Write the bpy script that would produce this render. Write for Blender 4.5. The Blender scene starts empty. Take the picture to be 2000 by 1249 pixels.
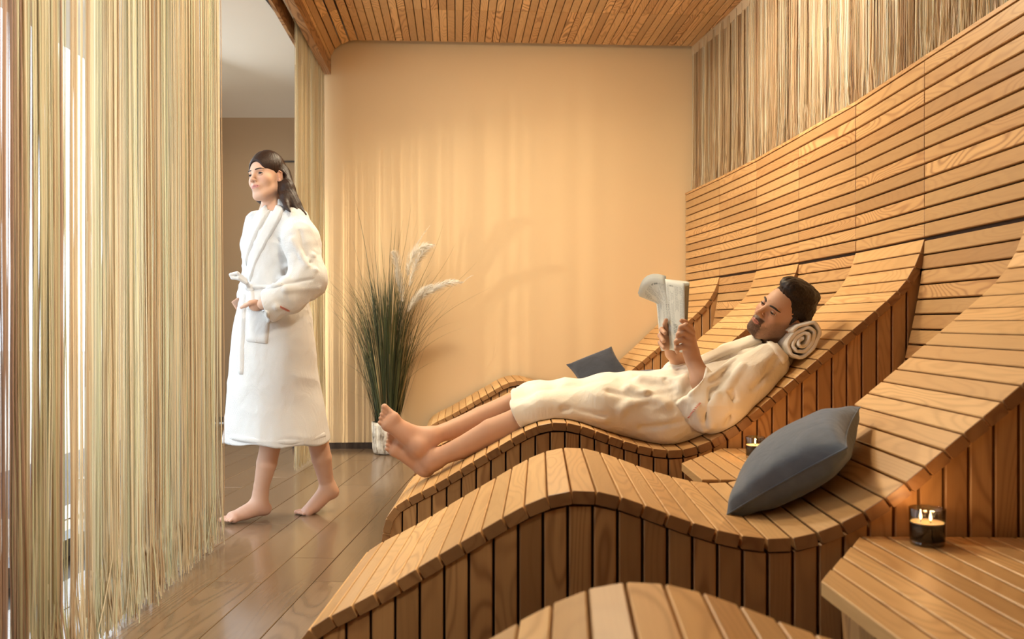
import bpy, math, random
import numpy as np
from mathutils import Vector, Matrix
random.seed(7); RNG = np.random.default_rng(7)
PI = math.pi
F = 1750.0; CZ = 0.93; HY = 630.0
def W(px, py, Y): return Vector(((px-1000)*Y/F, Y, CZ-(py-HY)*Y/F))
sc = bpy.context.scene
C = sc.collection

# ------------------------------------------------------------ camera
cam_d = bpy.data.cameras.new('camera'); cam = bpy.data.objects.new('camera', cam_d); C.objects.link(cam)
cam.location = (0, 0, CZ); cam.rotation_euler = (PI/2, 0, 0)
cam_d.sensor_width = 36; cam_d.lens = 36*F/2000; cam_d.shift_y = (HY-624.5)/2000
cam_d.clip_start = 0.05
cam_d.dof.use_dof = True; cam_d.dof.focus_distance = 3.75; cam_d.dof.aperture_fstop = 4.5
sc.camera = cam
# ------------------------------------------------------------ world, exposure, lights
wd = bpy.data.worlds.new('world'); sc.world = wd; wd.use_nodes = True
bg = wd.node_tree.nodes['Background']; bg.inputs[0].default_value = (0.80, 0.91, 1.0, 1); bg.inputs[1].default_value = 3.5
sc.view_settings.view_transform = 'Standard'; sc.view_settings.look = 'None'
sc.view_settings.exposure = -0.04; sc.view_settings.gamma = 1.0; sc.view_settings.use_curve_mapping = False
def area(name, loc, target, sx, sy, power, col, portal=False, spread=None):
    d = bpy.data.lights.new(name, 'AREA'); d.shape = 'RECTANGLE'; d.size = sx; d.size_y = sy
    d.energy = power; d.color = col; o = bpy.data.objects.new(name, d); C.objects.link(o)
    o.location = loc; o.rotation_euler = (Vector(target)-Vector(loc)).to_track_quat('-Z', 'Y').to_euler()
    if portal: d.cycles.is_portal = True
    if spread: d.spread = spread
    return o
WARM = (1.0, 0.74, 0.42); SOFT = (1.0, 0.84, 0.59); DAY = (0.86, 0.94, 1.0)
area('ceiling_light', (-0.25, 4.75, 2.93), (0.1, 4.0, 0), 0.35, 0.4, 58, SOFT)
area('ceiling_light', (-0.55, 3.35, 2.93), (0.3, 2.2, 0), 0.35, 0.4, 44, SOFT)
area('ceiling_light', (0.55, 4.9, 2.93), (0.75, 5.4, 0), 0.4, 0.4, 16, WARM)
area('wall_wash_light', (-0.05, 5.05, 2.90), (-0.05, 6.7, 1.1), 1.8, 0.2, 8, SOFT, spread=2.2)
for _x in (-.72, .05, .82): area('cornice_light', (_x, 6.612+.0567*_x, 3.04), (_x, 6.64+.0567*_x, 2.6), .76, 0.03, .5, SOFT)
area('curtain_fill', (0.9, 0.5, 2.85), (-1.2, 2.3, 1.2), 0.6, 0.4, 22, (1.0, .92, .76), spread=1.0)  # added fill from the room side to brighten the left strings, no real fixture
area('curtain_fill', (-0.6, 3.1, 2.93), (1.55, 4.4, 2.75), 0.4, 0.4, 24, (1.0, .92, .80), spread=.9)  # second added fill, aimed at the right-hand strings, not a lamp of the room
area('passage_light', (-2.6, 6.9, 2.70), (-2.6, 7.0, 0), 0.5, 0.5, 12, WARM)
# daylight through the windows of the passage
area('window_portal', (-1.90, 2.45, 1.4), (0, 2.45, 1.4), 2.7, 3.7, 1, DAY, portal=True)
area('window_daylight', (-2.15, 2.45, 1.6), (0, 2.45, 1.5), 3.6, 2.4, 20, DAY)
area('window_daylight', (-2.72, 5.58, 1.9), (-1.2, 4.95, 1.6), 2.6, 1.6, 24, DAY)
def spot(name, loc, tgt, power, col, size, blend=.6, rad=.02):
    d = bpy.data.lights.new(name, 'SPOT'); d.energy = power; d.color = col; d.spot_size = size; d.spot_blend = blend; d.shadow_soft_size = rad
    o = bpy.data.objects.new(name, d); C.objects.link(o); o.location = loc
    o.rotation_euler = (Vector(tgt)-Vector(loc)).to_track_quat('-Z', 'Y').to_euler(); return o
spot('passage_spot', (-2.25, 5.05, 0.9), (-0.55, 6.6, 0.85), 170, (1.0, .86, .62), math.radians(78), rad=.012)

# ------------------------------------------------------------ materials
def mat(name, col=(.5,.5,.5), rough=.5, **kw):
    m = bpy.data.materials.new(name); m.use_nodes = True; p = m.node_tree.nodes['Principled BSDF']
    p.inputs['Base Color'].default_value = (*col, 1); p.inputs['Roughness'].default_value = rough
    for k, v in kw.items():
        p.inputs[k.replace('_', ' ')].default_value = v
    return m
class NT:
    def __init__(s, m): s.t = m.node_tree; s.p = s.t.nodes['Principled BSDF']
    def n(s, typ, **kw):
        o = s.t.nodes.new(typ)
        for k, v in kw.items(): setattr(o, k, v)
        return o
    def l(s, a, b): s.t.links.new(a, b)
    def math(s, op, a, b=None):
        o = s.n('ShaderNodeMath', operation=op)
        for i, v in enumerate((a, b)):
            if v is None: continue
            if isinstance(v, (int, float)): o.inputs[i].default_value = v
            else: s.l(v, o.inputs[i])
        return o.outputs[0]
    def mix(s, fac, a, b, blend='MIX'):
        o = s.n('ShaderNodeMix', data_type='RGBA', blend_type=blend)
        for i, v in ((0, fac), (6, a), (7, b)):
            if isinstance(v, (int, float)): o.inputs[i].default_value = v
            elif isinstance(v, tuple): o.inputs[i].default_value = (*v, 1)
            else: s.l(v, o.inputs[i])
        return o.outputs[2]
    def noise(s, vec, scale, detail=3, rough=.5, dist=0):
        o = s.n('ShaderNodeTexNoise'); o.inputs['Scale'].default_value = scale; o.inputs['Detail'].default_value = detail
        o.inputs['Roughness'].default_value = rough; o.inputs['Distortion'].default_value = dist
        if vec is not None: s.l(vec, o.inputs['Vector'])
        return o.outputs['Fac']
    def mapping(s, vec, sc_=(1,1,1)):
        o = s.n('ShaderNodeMapping'); o.inputs['Scale'].default_value = sc_; s.l(vec, o.inputs['Vector']); return o.outputs[0]
    def ramp(s, fac, stops):
        o = s.n('ShaderNodeValToRGB'); e = o.color_ramp.elements
        e[0].position, e[0].color = stops[0][0], (*stops[0][1], 1); e[1].position, e[1].color = stops[-1][0], (*stops[-1][1], 1)
        for p_, c_ in stops[1:-1]:
            k = e.new(p_); k.color = (*c_, 1)
        s.l(fac, o.inputs[0]); return o.outputs[0]
    def bump(s, h, strength=.3, dist=.002):
        o = s.n('ShaderNodeBump'); o.inputs['Strength'].default_value = strength; o.inputs['Distance'].default_value = dist
        s.l(h, o.inputs['Height']); s.l(o.outputs[0], s.p.inputs['Normal']); return o
def wood(name, light, dark, vein, rings=9.0, rough=.42, stretch=.09, veins=.55, spec=.4, var=.22, coat=0.0):
    m = mat(name, light, rough); t = NT(m)
    tc = t.n('ShaderNodeTexCoord').outputs['Object']; oi = t.n('ShaderNodeObjectInfo').outputs['Random']
    off = t.n('ShaderNodeCombineXYZ'); t.l(t.math('MULTIPLY', oi, 41.0), off.inputs[0]); t.l(t.math('MULTIPLY', oi, 173.0), off.inputs[1]); t.l(t.math('MULTIPLY', oi, 77.0), off.inputs[2])
    add = t.n('ShaderNodeVectorMath', operation='ADD'); t.l(tc, add.inputs[0]); t.l(off.outputs[0], add.inputs[1])
    v = add.outputs[0]
    big = t.noise(t.mapping(v, (7, 7*stretch*2.2, 7)), 1.0, 1.5, .45, .25)
    ring = t.math('SINE', t.math('MULTIPLY', big, rings*6.28))
    ringf = t.math('POWER', t.math('MULTIPLY', t.math('ADD', ring, 1.0), .5), 2.6)
    fib = t.noise(t.mapping(v, (260, 5, 260)), 1.0, 2, .6)
    blot = t.noise(t.mapping(v, (10, 1.3, 10)), 1.0, 2)
    r2 = t.math('FRACT', t.math('MULTIPLY', oi, 17.31)); r3 = t.math('FRACT', t.math('MULTIPLY', oi, 91.7))
    strength = t.math('MULTIPLY', ringf, t.math('ADD', t.math('MULTIPLY', t.math('POWER', r3, 2.0), veins), .12))
    base = t.mix(t.math('MULTIPLY', r2, 1.0), light, dark)
    base = t.mix(t.math('MULTIPLY', blot, .5), base, dark)
    c = t.mix(strength, base, vein)
    c = t.mix(t.math('MULTIPLY', fib, .28), c, vein)
    br = t.math('ADD', t.math('MULTIPLY', r3, var), 1-var*.5)
    cb = t.n('ShaderNodeCombineXYZ'); [t.l(br, cb.inputs[i]) for i in range(3)]
    c = t.mix(1.0, c, cb.outputs[0], 'MULTIPLY')
    t.l(c, t.p.inputs['Base Color']); t.p.inputs['Specular IOR Level'].default_value = spec
    if coat: t.p.inputs['Coat Weight'].default_value = coat; t.p.inputs['Coat Roughness'].default_value = .12
    t.bump(t.math('ADD', t.math('MULTIPLY', fib, .5), t.math('MULTIPLY', ringf, .3)), .25, .001)
    return m
M = {}
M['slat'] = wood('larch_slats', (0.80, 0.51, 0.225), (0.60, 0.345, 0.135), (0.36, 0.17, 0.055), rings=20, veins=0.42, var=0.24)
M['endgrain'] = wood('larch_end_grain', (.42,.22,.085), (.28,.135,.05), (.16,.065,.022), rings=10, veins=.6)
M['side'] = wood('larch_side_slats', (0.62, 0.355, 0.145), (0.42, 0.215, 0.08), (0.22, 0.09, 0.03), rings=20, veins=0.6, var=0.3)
M['wallslat'] = wood('larch_wall_slats', (0.68, 0.42, 0.18), (0.47, 0.255, 0.1), (0.27, 0.12, 0.04), rings=26, veins=0.65, var=0.34)
M['ceil'] = wood('larch_ceiling_slats', (0.86, 0.57, 0.275), (0.55, 0.32, 0.14), (0.24, 0.11, 0.04), rings=22, veins=0.8, var=0.38)
M['fascia'] = wood('fascia_wood', (0.5, 0.29, 0.13), (0.38, 0.2, 0.085), (0.18, 0.08, 0.03), rings=18, veins=1.0, var=0.05)
M['core'] = mat('dark_backing', (.055,.026,.012), .8)
M['floor'] = wood('oak_floor', (0.25, 0.165, 0.10), (0.175, 0.113, 0.067), (0.09, 0.056, 0.032), rings=16, rough=0.23, stretch=0.05, veins=0.5, spec=0.5, var=0.2, coat=0.35)
M['baseb'] = mat('dark_baseboard', (.045,.03,.022), .5)
def plaster(name, col, b=.15):
    m = mat(name, col, .85); t = NT(m); tc = t.n('ShaderNodeTexCoord').outputs['Object']
    n = t.noise(tc, 2.2, 4); t.l(t.mix(t.math('MULTIPLY', n, .3), col, tuple(x*.88 for x in col)), t.p.inputs['Base Color'])
    t.bump(t.noise(tc, 120, 3), b, .001); return m
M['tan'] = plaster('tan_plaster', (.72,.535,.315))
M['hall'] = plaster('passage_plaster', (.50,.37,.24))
M['white'] = plaster('white_plaster', (.72,.66,.57))
M['grey'] = plaster('greyish_plaster', (.42,.38,.34))
def strands_mat(name, tint=(1,1,1)):
    m = mat(name, (.7,.6,.4), .45); t = NT(m)
    at = t.n('ShaderNodeAttribute', attribute_name='Col'); t.l(at.outputs['Color'], t.p.inputs['Base Color'])
    t.p.inputs['Specular IOR Level'].default_value = .5
    tr = t.n('ShaderNodeBsdfTranslucent'); t.l(at.outputs['Color'], tr.inputs[0])
    mx = t.n('ShaderNodeMixShader'); mx.inputs[0].default_value = .42
    out = t.t.nodes['Material Output']; t.l(t.p.outputs[0], mx.inputs[1]); t.l(tr.outputs[0], mx.inputs[2]); t.l(mx.outputs[0], out.inputs[0])
    return m
M['string'] = strands_mat('silky_string')
M['rail'] = mat('white_rail', (.8,.78,.72), .4)
M['frame'] = mat('window_frame', (.10,.11,.12), .4)
def glassm(name, tint=(1,1,1), gl=.06):
    m = bpy.data.materials.new(name); m.use_nodes = True; t = m.node_tree; t.nodes.clear()
    o = t.nodes.new('ShaderNodeOutputMaterial'); a = t.nodes.new('ShaderNodeBsdfTransparent'); a.inputs[0].default_value = (*tint, 1)
    g = t.nodes.new('ShaderNodeBsdfGlossy'); g.inputs['Roughness'].default_value = .03
    mx = t.nodes.new('ShaderNodeMixShader'); mx.inputs[0].default_value = gl
    t.links.new(a.outputs[0], mx.inputs[1]); t.links.new(g.outputs[0], mx.inputs[2]); t.links.new(mx.outputs[0], o.inputs[0]); return m
M['glass'] = glassm('window_glass')

# ------------------------------------------------------------ object helpers
def link(o, parent=None):
    C.objects.link(o)
    if parent is not None:
        o.parent = parent; o.matrix_basis = parent_inv(parent) @ o.matrix_basis
def parent_inv(p):
    m = p.matrix_basis
    if p.parent is not None: m = p.parent.matrix_basis @ m
    return m.inverted()
def mesh(name, verts, faces, m, smooth=False):
    me = bpy.data.meshes.new(name); me.from_pydata([tuple(v) for v in verts], [], [tuple(f) for f in faces])
    if m is not None: me.materials.append(m)
    if smooth: me.polygons.foreach_set('use_smooth', [True]*len(me.polygons))
    me.update(); return me
def obj(name, me, parent=None, matrix=None):
    o = bpy.data.objects.new(name, me)
    if matrix is not None: o.matrix_basis = matrix
    link(o, parent); return o
def tag(o, label=None, cat=None, group=None, kind=None):
    if label: o['label'] = label
    if cat: o['category'] = cat
    if group: o['group'] = group
    if kind: o['kind'] = kind
    return o
def thing(name, label, cat, loc=(0,0,0), group=None):
    o = bpy.data.objects.new(name, None); o.empty_display_size = .1; o.location = loc
    o.matrix_basis = Matrix.Translation(loc); C.objects.link(o); return tag(o, label, cat, group)
class MB:
    def __init__(s): s.v = []; s.f = []; s.c = []
    def add(s, vs, fs, col=None):
        b = len(s.v); s.v += [tuple(v) for v in vs]; s.f += [tuple(i+b for i in f) for f in fs]
        if col is not None: s.c += [col]*len(vs)
    def box(s, lo, hi):
        x0,y0,z0 = lo; x1,y1,z1 = hi
        s.add([(x0,y0,z0),(x1,y0,z0),(x1,y1,z0),(x0,y1,z0),(x0,y0,z1),(x1,y0,z1),(x1,y1,z1),(x0,y1,z1)],
              [(0,3,2,1),(4,5,6,7),(0,1,5,4),(1,2,6,5),(2,3,7,6),(3,0,4,7)])
    def prism(s, poly, d):          # poly: list of 3d points, d: extrusion vector
        n = len(poly); d = Vector(d); a = [Vector(p) for p in poly]
        s.add(a+[p+d for p in a], [tuple(range(n))[::-1], tuple(range(n, 2*n))]+[(i, (i+1)%n, (i+1)%n+n, i+n) for i in range(n)])
    def tube(s, pts, r, seg=6, col=None, closed_ends=True):
        pts = [Vector(p) for p in pts]; n = len(pts); rs = r if hasattr(r, '__len__') else [r]*n
        vs = []; fs = []
        up = Vector((0,0,1))
        prev = None
        for i, p in enumerate(pts):
            t = (pts[min(i+1, n-1)]-pts[max(i-1, 0)]).normalized()
            a = (prev - t*prev.dot(t)) if prev is not None else (up.cross(t) if abs(t.z) < .95 else Vector((1,0,0)).cross(t))
            a.normalize(); prev = a; b = t.cross(a)
            for k in range(seg):
                w = 2*PI*k/seg; vs.append(p+(a*math.cos(w)+b*math.sin(w))*rs[i])
        for i in range(n-1):
            for k in range(seg):
                k2 = (k+1)%seg; fs.append((i*seg+k, i*seg+k2, (i+1)*seg+k2, (i+1)*seg+k))
        if closed_ends: fs += [tuple(range(seg))[::-1], tuple(range((n-1)*seg, n*seg))]
        s.add(vs, fs, col)
    def build(s, name, m, parent=None, smooth=False):
        me = mesh(name, s.v, s.f, m, smooth)
        if s.c:
            ca = me.color_attributes.new('Col', 'FLOAT_COLOR', 'POINT'); a = np.ones((len(s.v), 4), np.float32); a[:, :3] = np.array(s.c, np.float32); ca.data.foreach_set('color', a.ravel())
        return obj(name, me, parent)
def boxobj(name, lo, hi, m, parent=None):
    b = MB(); b.box(lo, hi); return b.build(name, m, parent)
def struct(o): o['kind'] = 'structure'; return o
_bar = {}
def bar_mesh(L, w, t, m, bev=.0025):       # chamfered plank, long axis = local Y, top = +Z, centred
    key = (round(L, 3), round(w, 4), round(t, 4), m.name, bev)
    if key not in _bar:
        a, b = w/2, t/2; c = bev
        sec = [(-a+c,-b),(a-c,-b),(a,-b+c),(a,b-c),(a-c,b),(-a+c,b),(-a,b-c),(-a,-b+c)]
        v = []
        for yy, sh in ((-L/2, 0), (-L/2+c, 1), (L/2-c, 1), (L/2, 0)):
            for (x, z) in sec:
                k = 1 if sh else None
                v.append((x if sh else x*(1-c*.5/a), yy, z if sh else z*(1-c*.5/b)))
        f = [tuple(range(8)), tuple(range(24, 32))[::-1]]
        for r in range(3):
            for i in range(8):
                j = (i+1) % 8; f.append((r*8+i, r*8+8+i, r*8+8+j, r*8+j))
        _bar[key] = mesh('plank', v, f, m)
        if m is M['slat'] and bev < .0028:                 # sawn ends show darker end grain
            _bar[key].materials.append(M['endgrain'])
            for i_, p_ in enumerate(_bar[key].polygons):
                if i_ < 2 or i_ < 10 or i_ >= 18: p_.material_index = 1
    return _bar[key]
def bar(name, A, B, up, w, t, m, parent, gap=0.0, bev=.0025, below=True):
    """plank between the near and far points A, B of its top surface's centre line"""
    A = Vector(A); B = Vector(B); y = (B-A); L = y.length - gap; y.normalize()
    z = Vector(up); z = (z - y*z.dot(y)).normalized(); x = y.cross(z)
    c = (A+B)/2 - (z*t/2 if below else Vector((0,0,0)))
    mtx = Matrix(((x.x, y.x, z.x, c.x), (x.y, y.y, z.y, c.y), (x.z, y.z, z.z, c.z), (0,0,0,1)))
    return obj(name, bar_mesh(L, w, t, m, bev), parent, mtx)

# ------------------------------------------------------------ room shell
CEIL = 2.985
def xc(Y): return -1.055-.05*Y                       # line of the curtains on the left
FW0 = Vector((-1.40, 6.585, 0)); FW1 = Vector((1.42, 6.745, 0)); fwd = (FW1-FW0).normalized()
# far wall
b = MB(); b.prism([FW0-fwd*.03, FW1+fwd*1.0, FW1+fwd*1.0+Vector((0,.12,0)), FW0-fwd*.03+Vector((0,.12,0))], (0,0,3.2)); w_far = struct(b.build('wall_far', M['tan']))
b = MB(); b.prism([FW0+Vector((0,-.012,0)), FW1+Vector((0,-.012,0)), FW1, FW0], (0,0,.045)); struct(b.build('baseboard_far', M['baseb']))
# near wall behind the camera and right wall behind the strings
struct(boxobj('strip_ceiling', (-1.86,-1.3,2.86), (-1.47,4.3,2.9), M['white']))
struct(boxobj('wall_near', (-1.9,-1.3,0), (2.6,-1.2,3.1), M['tan']))
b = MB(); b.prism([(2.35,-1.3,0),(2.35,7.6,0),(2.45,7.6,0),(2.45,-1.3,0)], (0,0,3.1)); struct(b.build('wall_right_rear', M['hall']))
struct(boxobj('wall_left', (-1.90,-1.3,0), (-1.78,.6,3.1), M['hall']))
# floor
fl = struct(boxobj('floor', (-3.2,-1.3,-.06), (2.6,9.2,-.012), M['baseb']))
fd = Vector((.05, 1, 0)).normalized(); fx = Vector((1, -.05, 0)).normalized()
for i in range(-23, 9):
    s = -.2 + (i*37 % 17)/17*1.9 - 1.9
    k = 0
    while s < 8.9:
        L = 1.9 if (i*7+k*3) % 4 else 1.25
        x = i*.18+.12; A = fx*x+fd*s; B = fx*x+fd*(s+L)
        if B.y > .9 and A.y < 8.7 and not (B.y < 4.2 and x < -1.72) and x > -3.1 and not (x < -1.72-.45*max(0,B.y-4.2)) and not (A.y > 6.9 and x > -1.2) and not (x > .9):
            bar('floor_plank', A, B, (0,0,1), .1775, .014, M['floor'], fl, gap=.0025, bev=.0016)
        s += L; k += 1
# ceiling
ce = struct(boxobj('ceiling', (-1.12,-1.3,CEIL+.03), (2.6,6.9,CEIL+.12), M['core']))
ct = Vector((-.0629, 1, 0)).normalized(); cx_ = Vector((1, .0629, 0)).normalized()
def cpt(u, s): # u: across at the far wall, s: distance back from the far wall
    p = Vector((u, 6.64+.0567*u, 0)); return p - ct*s
u = 1.45; nrow = 0
rows = [(0.05, .72), (.72, 1.44), (1.44, 2.9), (2.9, 4.6), (4.6, 7.2)]
us = []
u = -1.095
while u < 2.15: us.append((u, CEIL, (0,0,-1))); u += .054
for k in range(5):                                    # quarter-round drop on the left
    a = (k+.5)/5*PI/2; r = .15
    us.append((-1.122-.205*math.sin(a), CEIL-.165*(1-math.cos(a)), (math.sin(a), 0, -math.cos(a))))
for (u, z, up) in us:
    for (s0, s1) in rows:
        A = cpt(u, s1); B = cpt(u, s0); A.z = B.z = z
        wdt = .0485 if z == CEIL else .053
        bar('ceiling_slat', A, B, up, wdt, .02, M['ceil'], ce, gap=.002)
# fascia with the curtain slot
def fas(name, x0, x1, z0, z1, s0, s1, m):
    b = MB(); p = [cpt(x0, s1), cpt(x1, s1), cpt(x1, s0), cpt(x0, s0)]
    for q in p: q.z = z0
    b.prism(p, (0,0,z1-z0)); return struct(b.build(name, m))
fas('trim_1', -1.375, -1.325, 2.745, 2.86, .01, 7.5, M['fascia'])
fas('trim_2', -1.465, -1.445, 2.735, 3.05, .01, 7.5, M['fascia'])
fas('trim_3', -1.415, -1.40, 2.80, 2.83, .01, 7.5, M['rail'])
fas('trim_4', -1.445, -1.325, 2.86, 3.05, .01, 7.5, M['fascia'])
# passage: back wall with coved ceiling
prof = [(8.35, 0), (8.35, 2.40)]
for k in range(1, 13):
    a = k/12*PI/2; prof.append((8.35-1.0*(1-math.cos(a)), 2.40+.44*math.sin(a)))
prof += [(7.0, 2.84), (4.2, 2.84)]
b = MB(); n = len(prof)
vs = [(-3.1, y, z) for y, z in prof]+[(-1.46, y, z) for y, z in prof]
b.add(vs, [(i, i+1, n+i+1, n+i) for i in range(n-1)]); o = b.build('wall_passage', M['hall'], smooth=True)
o.data.materials.append(M['white'])
for k, p in enumerate(o.data.polygons):
    if k >= 8: p.material_index = 1
struct(o)
struct(boxobj('baseboard_passage', (-3.05,8.32,0), (-1.3,8.35,.05), M['baseb']))
struct(boxobj('wall_passage_side', (-1.61,6.64,0), (-1.36,8.4,3.1), M['hall']))
struct(boxobj('baseboard_side', (-1.625,6.625,0), (-1.61,8.36,.05), M['baseb']))
struct(boxobj('trim_5', (-2.16,8.33,2.42), (-1.44,8.345,2.435), M['baseb']))
struct(boxobj('roof', (-1.9,-1.3,3.12), (2.6,9.2,3.2), M['grey'])); struct(boxobj('passage_roof', (-3.2,4.3,2.96), (-1.9,9.2,3.04), M['grey']))
# windows: one behind the left curtains, one along a diagonal in the passage
def window(name, A, B, nm):
    A, B = Vector(A), Vector(B); D = (B-A); LW = D.length; D.normalize(); N = Vector((D.y, -D.x, 0))
    def wb(nme, s0, s1, z0, z1, t0, t1, m, parent=None):
        b = MB(); b.prism([A+D*s0+N*t0+Vector((0,0,z0)), A+D*s1+N*t0+Vector((0,0,z0)), A+D*s1+N*t1+Vector((0,0,z0)), A+D*s0+N*t1+Vector((0,0,z0))], (0,0,z1-z0)); return b.build(nme, m, parent)
    win = struct(wb(name, 0, LW, 0, .07, -.04, .04, M['frame']))
    wb('top_rail', 0, LW, 2.76, 3.05, -.04, .04, M['frame'], win)
    for k in range(nm+1):
        s = k*(LW-.05)/nm; wb('mullion', s, s+.05, .07, 2.76, -.035, .035, M['frame'], win)
        if k < nm: wb('pane', s+.05, s+(LW-.05)/nm, .07, 2.76, -.004, .004, M['glass'], win)
window('window_1', (-1.80, .60, 0), (-1.80, 4.30, 0), 3)
window('window_2', (-1.80, 4.32, 0), (-3.05, 7.1, 0), 3)
struct(boxobj('terrace_paving', (-6.5,-6,-.03), (-1.84,4.25,-.004), M['white']))
struct(boxobj('wall_passage_left', (-3.15,7.05,0), (-3.03,8.4,3.1), M['hall']))
tag(boxobj('terrace_paving', (-30,-6,-.3), (-3.2,30,-.04), M['white']), kind='structure')
# ------------------------------------------------------------ loungers
PX = [(747,1026),(754,1008),(765,993),(781.5,981),(811,967),(836,956),(859,942),(884,927),(909,911),(934,896),(961,881),(984,867),(1009,851),(1034,837),(1057,828),(1084,822),(1114,825),(1141,833),(1169,844),(1196,855),(1223,864),(1251,872),(1280,879),(1308,883),(1335,881),(1358,876),(1385,864),(1412,851),(1440,834),(1467,812),(1493,788),(1516,768),(1551,740),(1584,714),(1608,691),(1635,668),(1664,644),(1692,621),(1717,599),(1743,576),(1760,560),(1774,540),(1786,518),(1795,494),(1802,466)]
YN2 = 3.26
raw = [(-.478,.0),(-.478,.07),(-.476,.14)]+[((x-1000)*YN2/F, CZ-(y-HY)*YN2/F) for x, y in PX]
P = np.array(raw)
for _ in range(2):                                    # light smoothing
    Q = P.copy(); Q[1:-1] = .25*P[:-2]+.5*P[1:-1]+.25*P[2:]; P = Q
seg = np.r_[0, np.cumsum(np.hypot(*np.diff(P, axis=0).T))]
def prof_at(s): return np.array([np.interp(s, seg, P[:,0]), np.interp(s, seg, P[:,1])])
SL = seg[-1]; NS = int(SL/.054); PITCH = SL/NS
def zprof(x): return float(np.interp(x, P[2:,0], P[2:,1]))
# wall joints in plan, far to near
J = [(1.300,6.72),(1.384,5.98),(1.445,5.30),(1.478,4.62),(1.507,3.93),(1.500,3.26),(1.495,2.60),(1.478,1.93),(1.455,1.25),(1.425,.56),(1.39,-.12),(1.35,-.8)]
def lounger(label, off, yn, t, wd_, jn, zs=1.0, jf=None):
    e2 = Vector((t, 1, 0)).normalized(); e1 = Vector((1, -t, 0)).normalized()
    O = Vector((off, yn+.5*t, 0))
    T = thing('wave_lounger', label, 'lounger', tuple(O+e1*.5+e2*wd_/2), 'slatted wave loungers along the curved wall')
    uM = P[-1,0]
    nearM = Vector((*J[jn], 0)); farM = Vector((*J[jn-1], 0))
    def pts(u, z):
        a = O+e1*u; b = a+e2*wd_
        w = max(0, (u-.75)/(uM-.75))**1.5
        a = a+(nearM-(O+e1*uM))*w; b = b+(farM-(O+e1*uM+e2*wd_))*w
        a.z = b.z = z*(zs+(1-zs)*max(0, min(1, (z-.5)/.6))); return a, b
    for k in range(NS):
        s = (k+.5)*PITCH; p = prof_at(s); q0 = prof_at(s-.02); q1 = prof_at(s+.02); d = q1-q0
        a, b = pts(*p); a0, _ = pts(*q0); a1, _ = pts(*q1)
        tan = (a1-a0).normalized(); up = tan.cross(Vector((e2.x, e2.y, 0)))
        j = random.uniform(-.0015, .0015)
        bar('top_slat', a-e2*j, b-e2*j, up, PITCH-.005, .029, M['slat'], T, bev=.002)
    # side slats on the side that faces the camera
    x = -.455
    while x < uM-.03:
        x0, x1 = x+.0032, x+.0508; z0, z1 = zprof(x0)-.035, zprof(x1)-.035
        if z0 > .06 and z1 > .06:
            p0, _ = pts(x0, z0); p1, _ = pts(x1, z1)
            base = (p0+p1)/2; base.z = 0
            dx = (p1-p0); dx.z = 0; h = dx.length/2; ex = dx.normalized(); ey = Vector((-ex.y, ex.x, 0))
            # local: Y = up (grain), X = along, Z = outwards
            c = .0025; v = []
            for (zz0, zz1) in ((0, 0), (p0.z, p1.z)):
                for (xx, dd, zt) in ((-h, 0, zz0), (-h, .018, zz0), (-h+c, .020, zz0), (h-c, .020, zz1), (h, .018, zz1), (h, 0, zz1)):
                    v.append((xx, zt, dd))
            f = [(0,1,2,3,4,5)[::-1], (6,7,8,9,10,11)]+[(i, (i+1) % 6, (i+1) % 6+6, i+6) for i in range(6)]
            R = Matrix(((ex.x, 0, -ey.x, 0), (ex.y, 0, -ey.y, 0), (0, 1, 0, 0), (0,0,0,1)))
            m4 = Matrix.Translation(base+ey*.030) @ R
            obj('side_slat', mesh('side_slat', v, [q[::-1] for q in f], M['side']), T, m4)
        x += .054
    # core behind the slats
    b = MB(); cs = [pts(*(prof_at(s_)-np.array([0, .028]))) for s_ in np.linspace(.1, SL-.02, 60)]
    poly_n = [c[0]+e2*.034 for c in cs]; poly_f = [c[1]-e2*.02 for c in cs]
    lo = [(Vector((p_.x, p_.y, 0.0))) for p_ in poly_n]; lof = [(Vector((p_.x, p_.y, 0.0))) for p_ in poly_f]
    for pl in (poly_n, poly_f):
        pl[0].x += .03; 
    n = len(cs); vs = poly_n+poly_f+lo+lof; fs = []
    for i in range(n-1):
        fs += [(i, i+1, n+i+1, n+i), (i, 2*n+i, 2*n+i+1, i+1), (n+i, n+i+1, 3*n+i+1, 3*n+i)]
    fs += [(0, n, 3*n, 2*n), (n-1, 3*n-1, 4*n-1, 2*n-1)]
    b.add(vs, fs); b.build('frame', M['core'], T)
    return T, O, e1, e2
SPECS = [
 ('wave-shaped wooden slat lounger against the far wall, with dark blue cushion', -.115, 5.98, -.06, .66, 1, .95),
 ('wave-shaped wooden slat lounger mostly hidden behind the reading man', -.03, 4.62, -.04, .68, 3, .98),
 ('wave-shaped wooden slat lounger on which the man in a robe lies', 0.0, 3.26, 0.0, .67, 5, 1.0),
 ('wave-shaped wooden slat lounger with the big blue-grey cushion on it', -.018, 1.93, .031, .67, 7, 1.0),
 ('empty wave-shaped wooden slat lounger nearest the camera, cut by the bottom edge', -.03, .56, .063, .68, 9, 1.0)]
LG = [lounger(*s) for s in SPECS]
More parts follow.
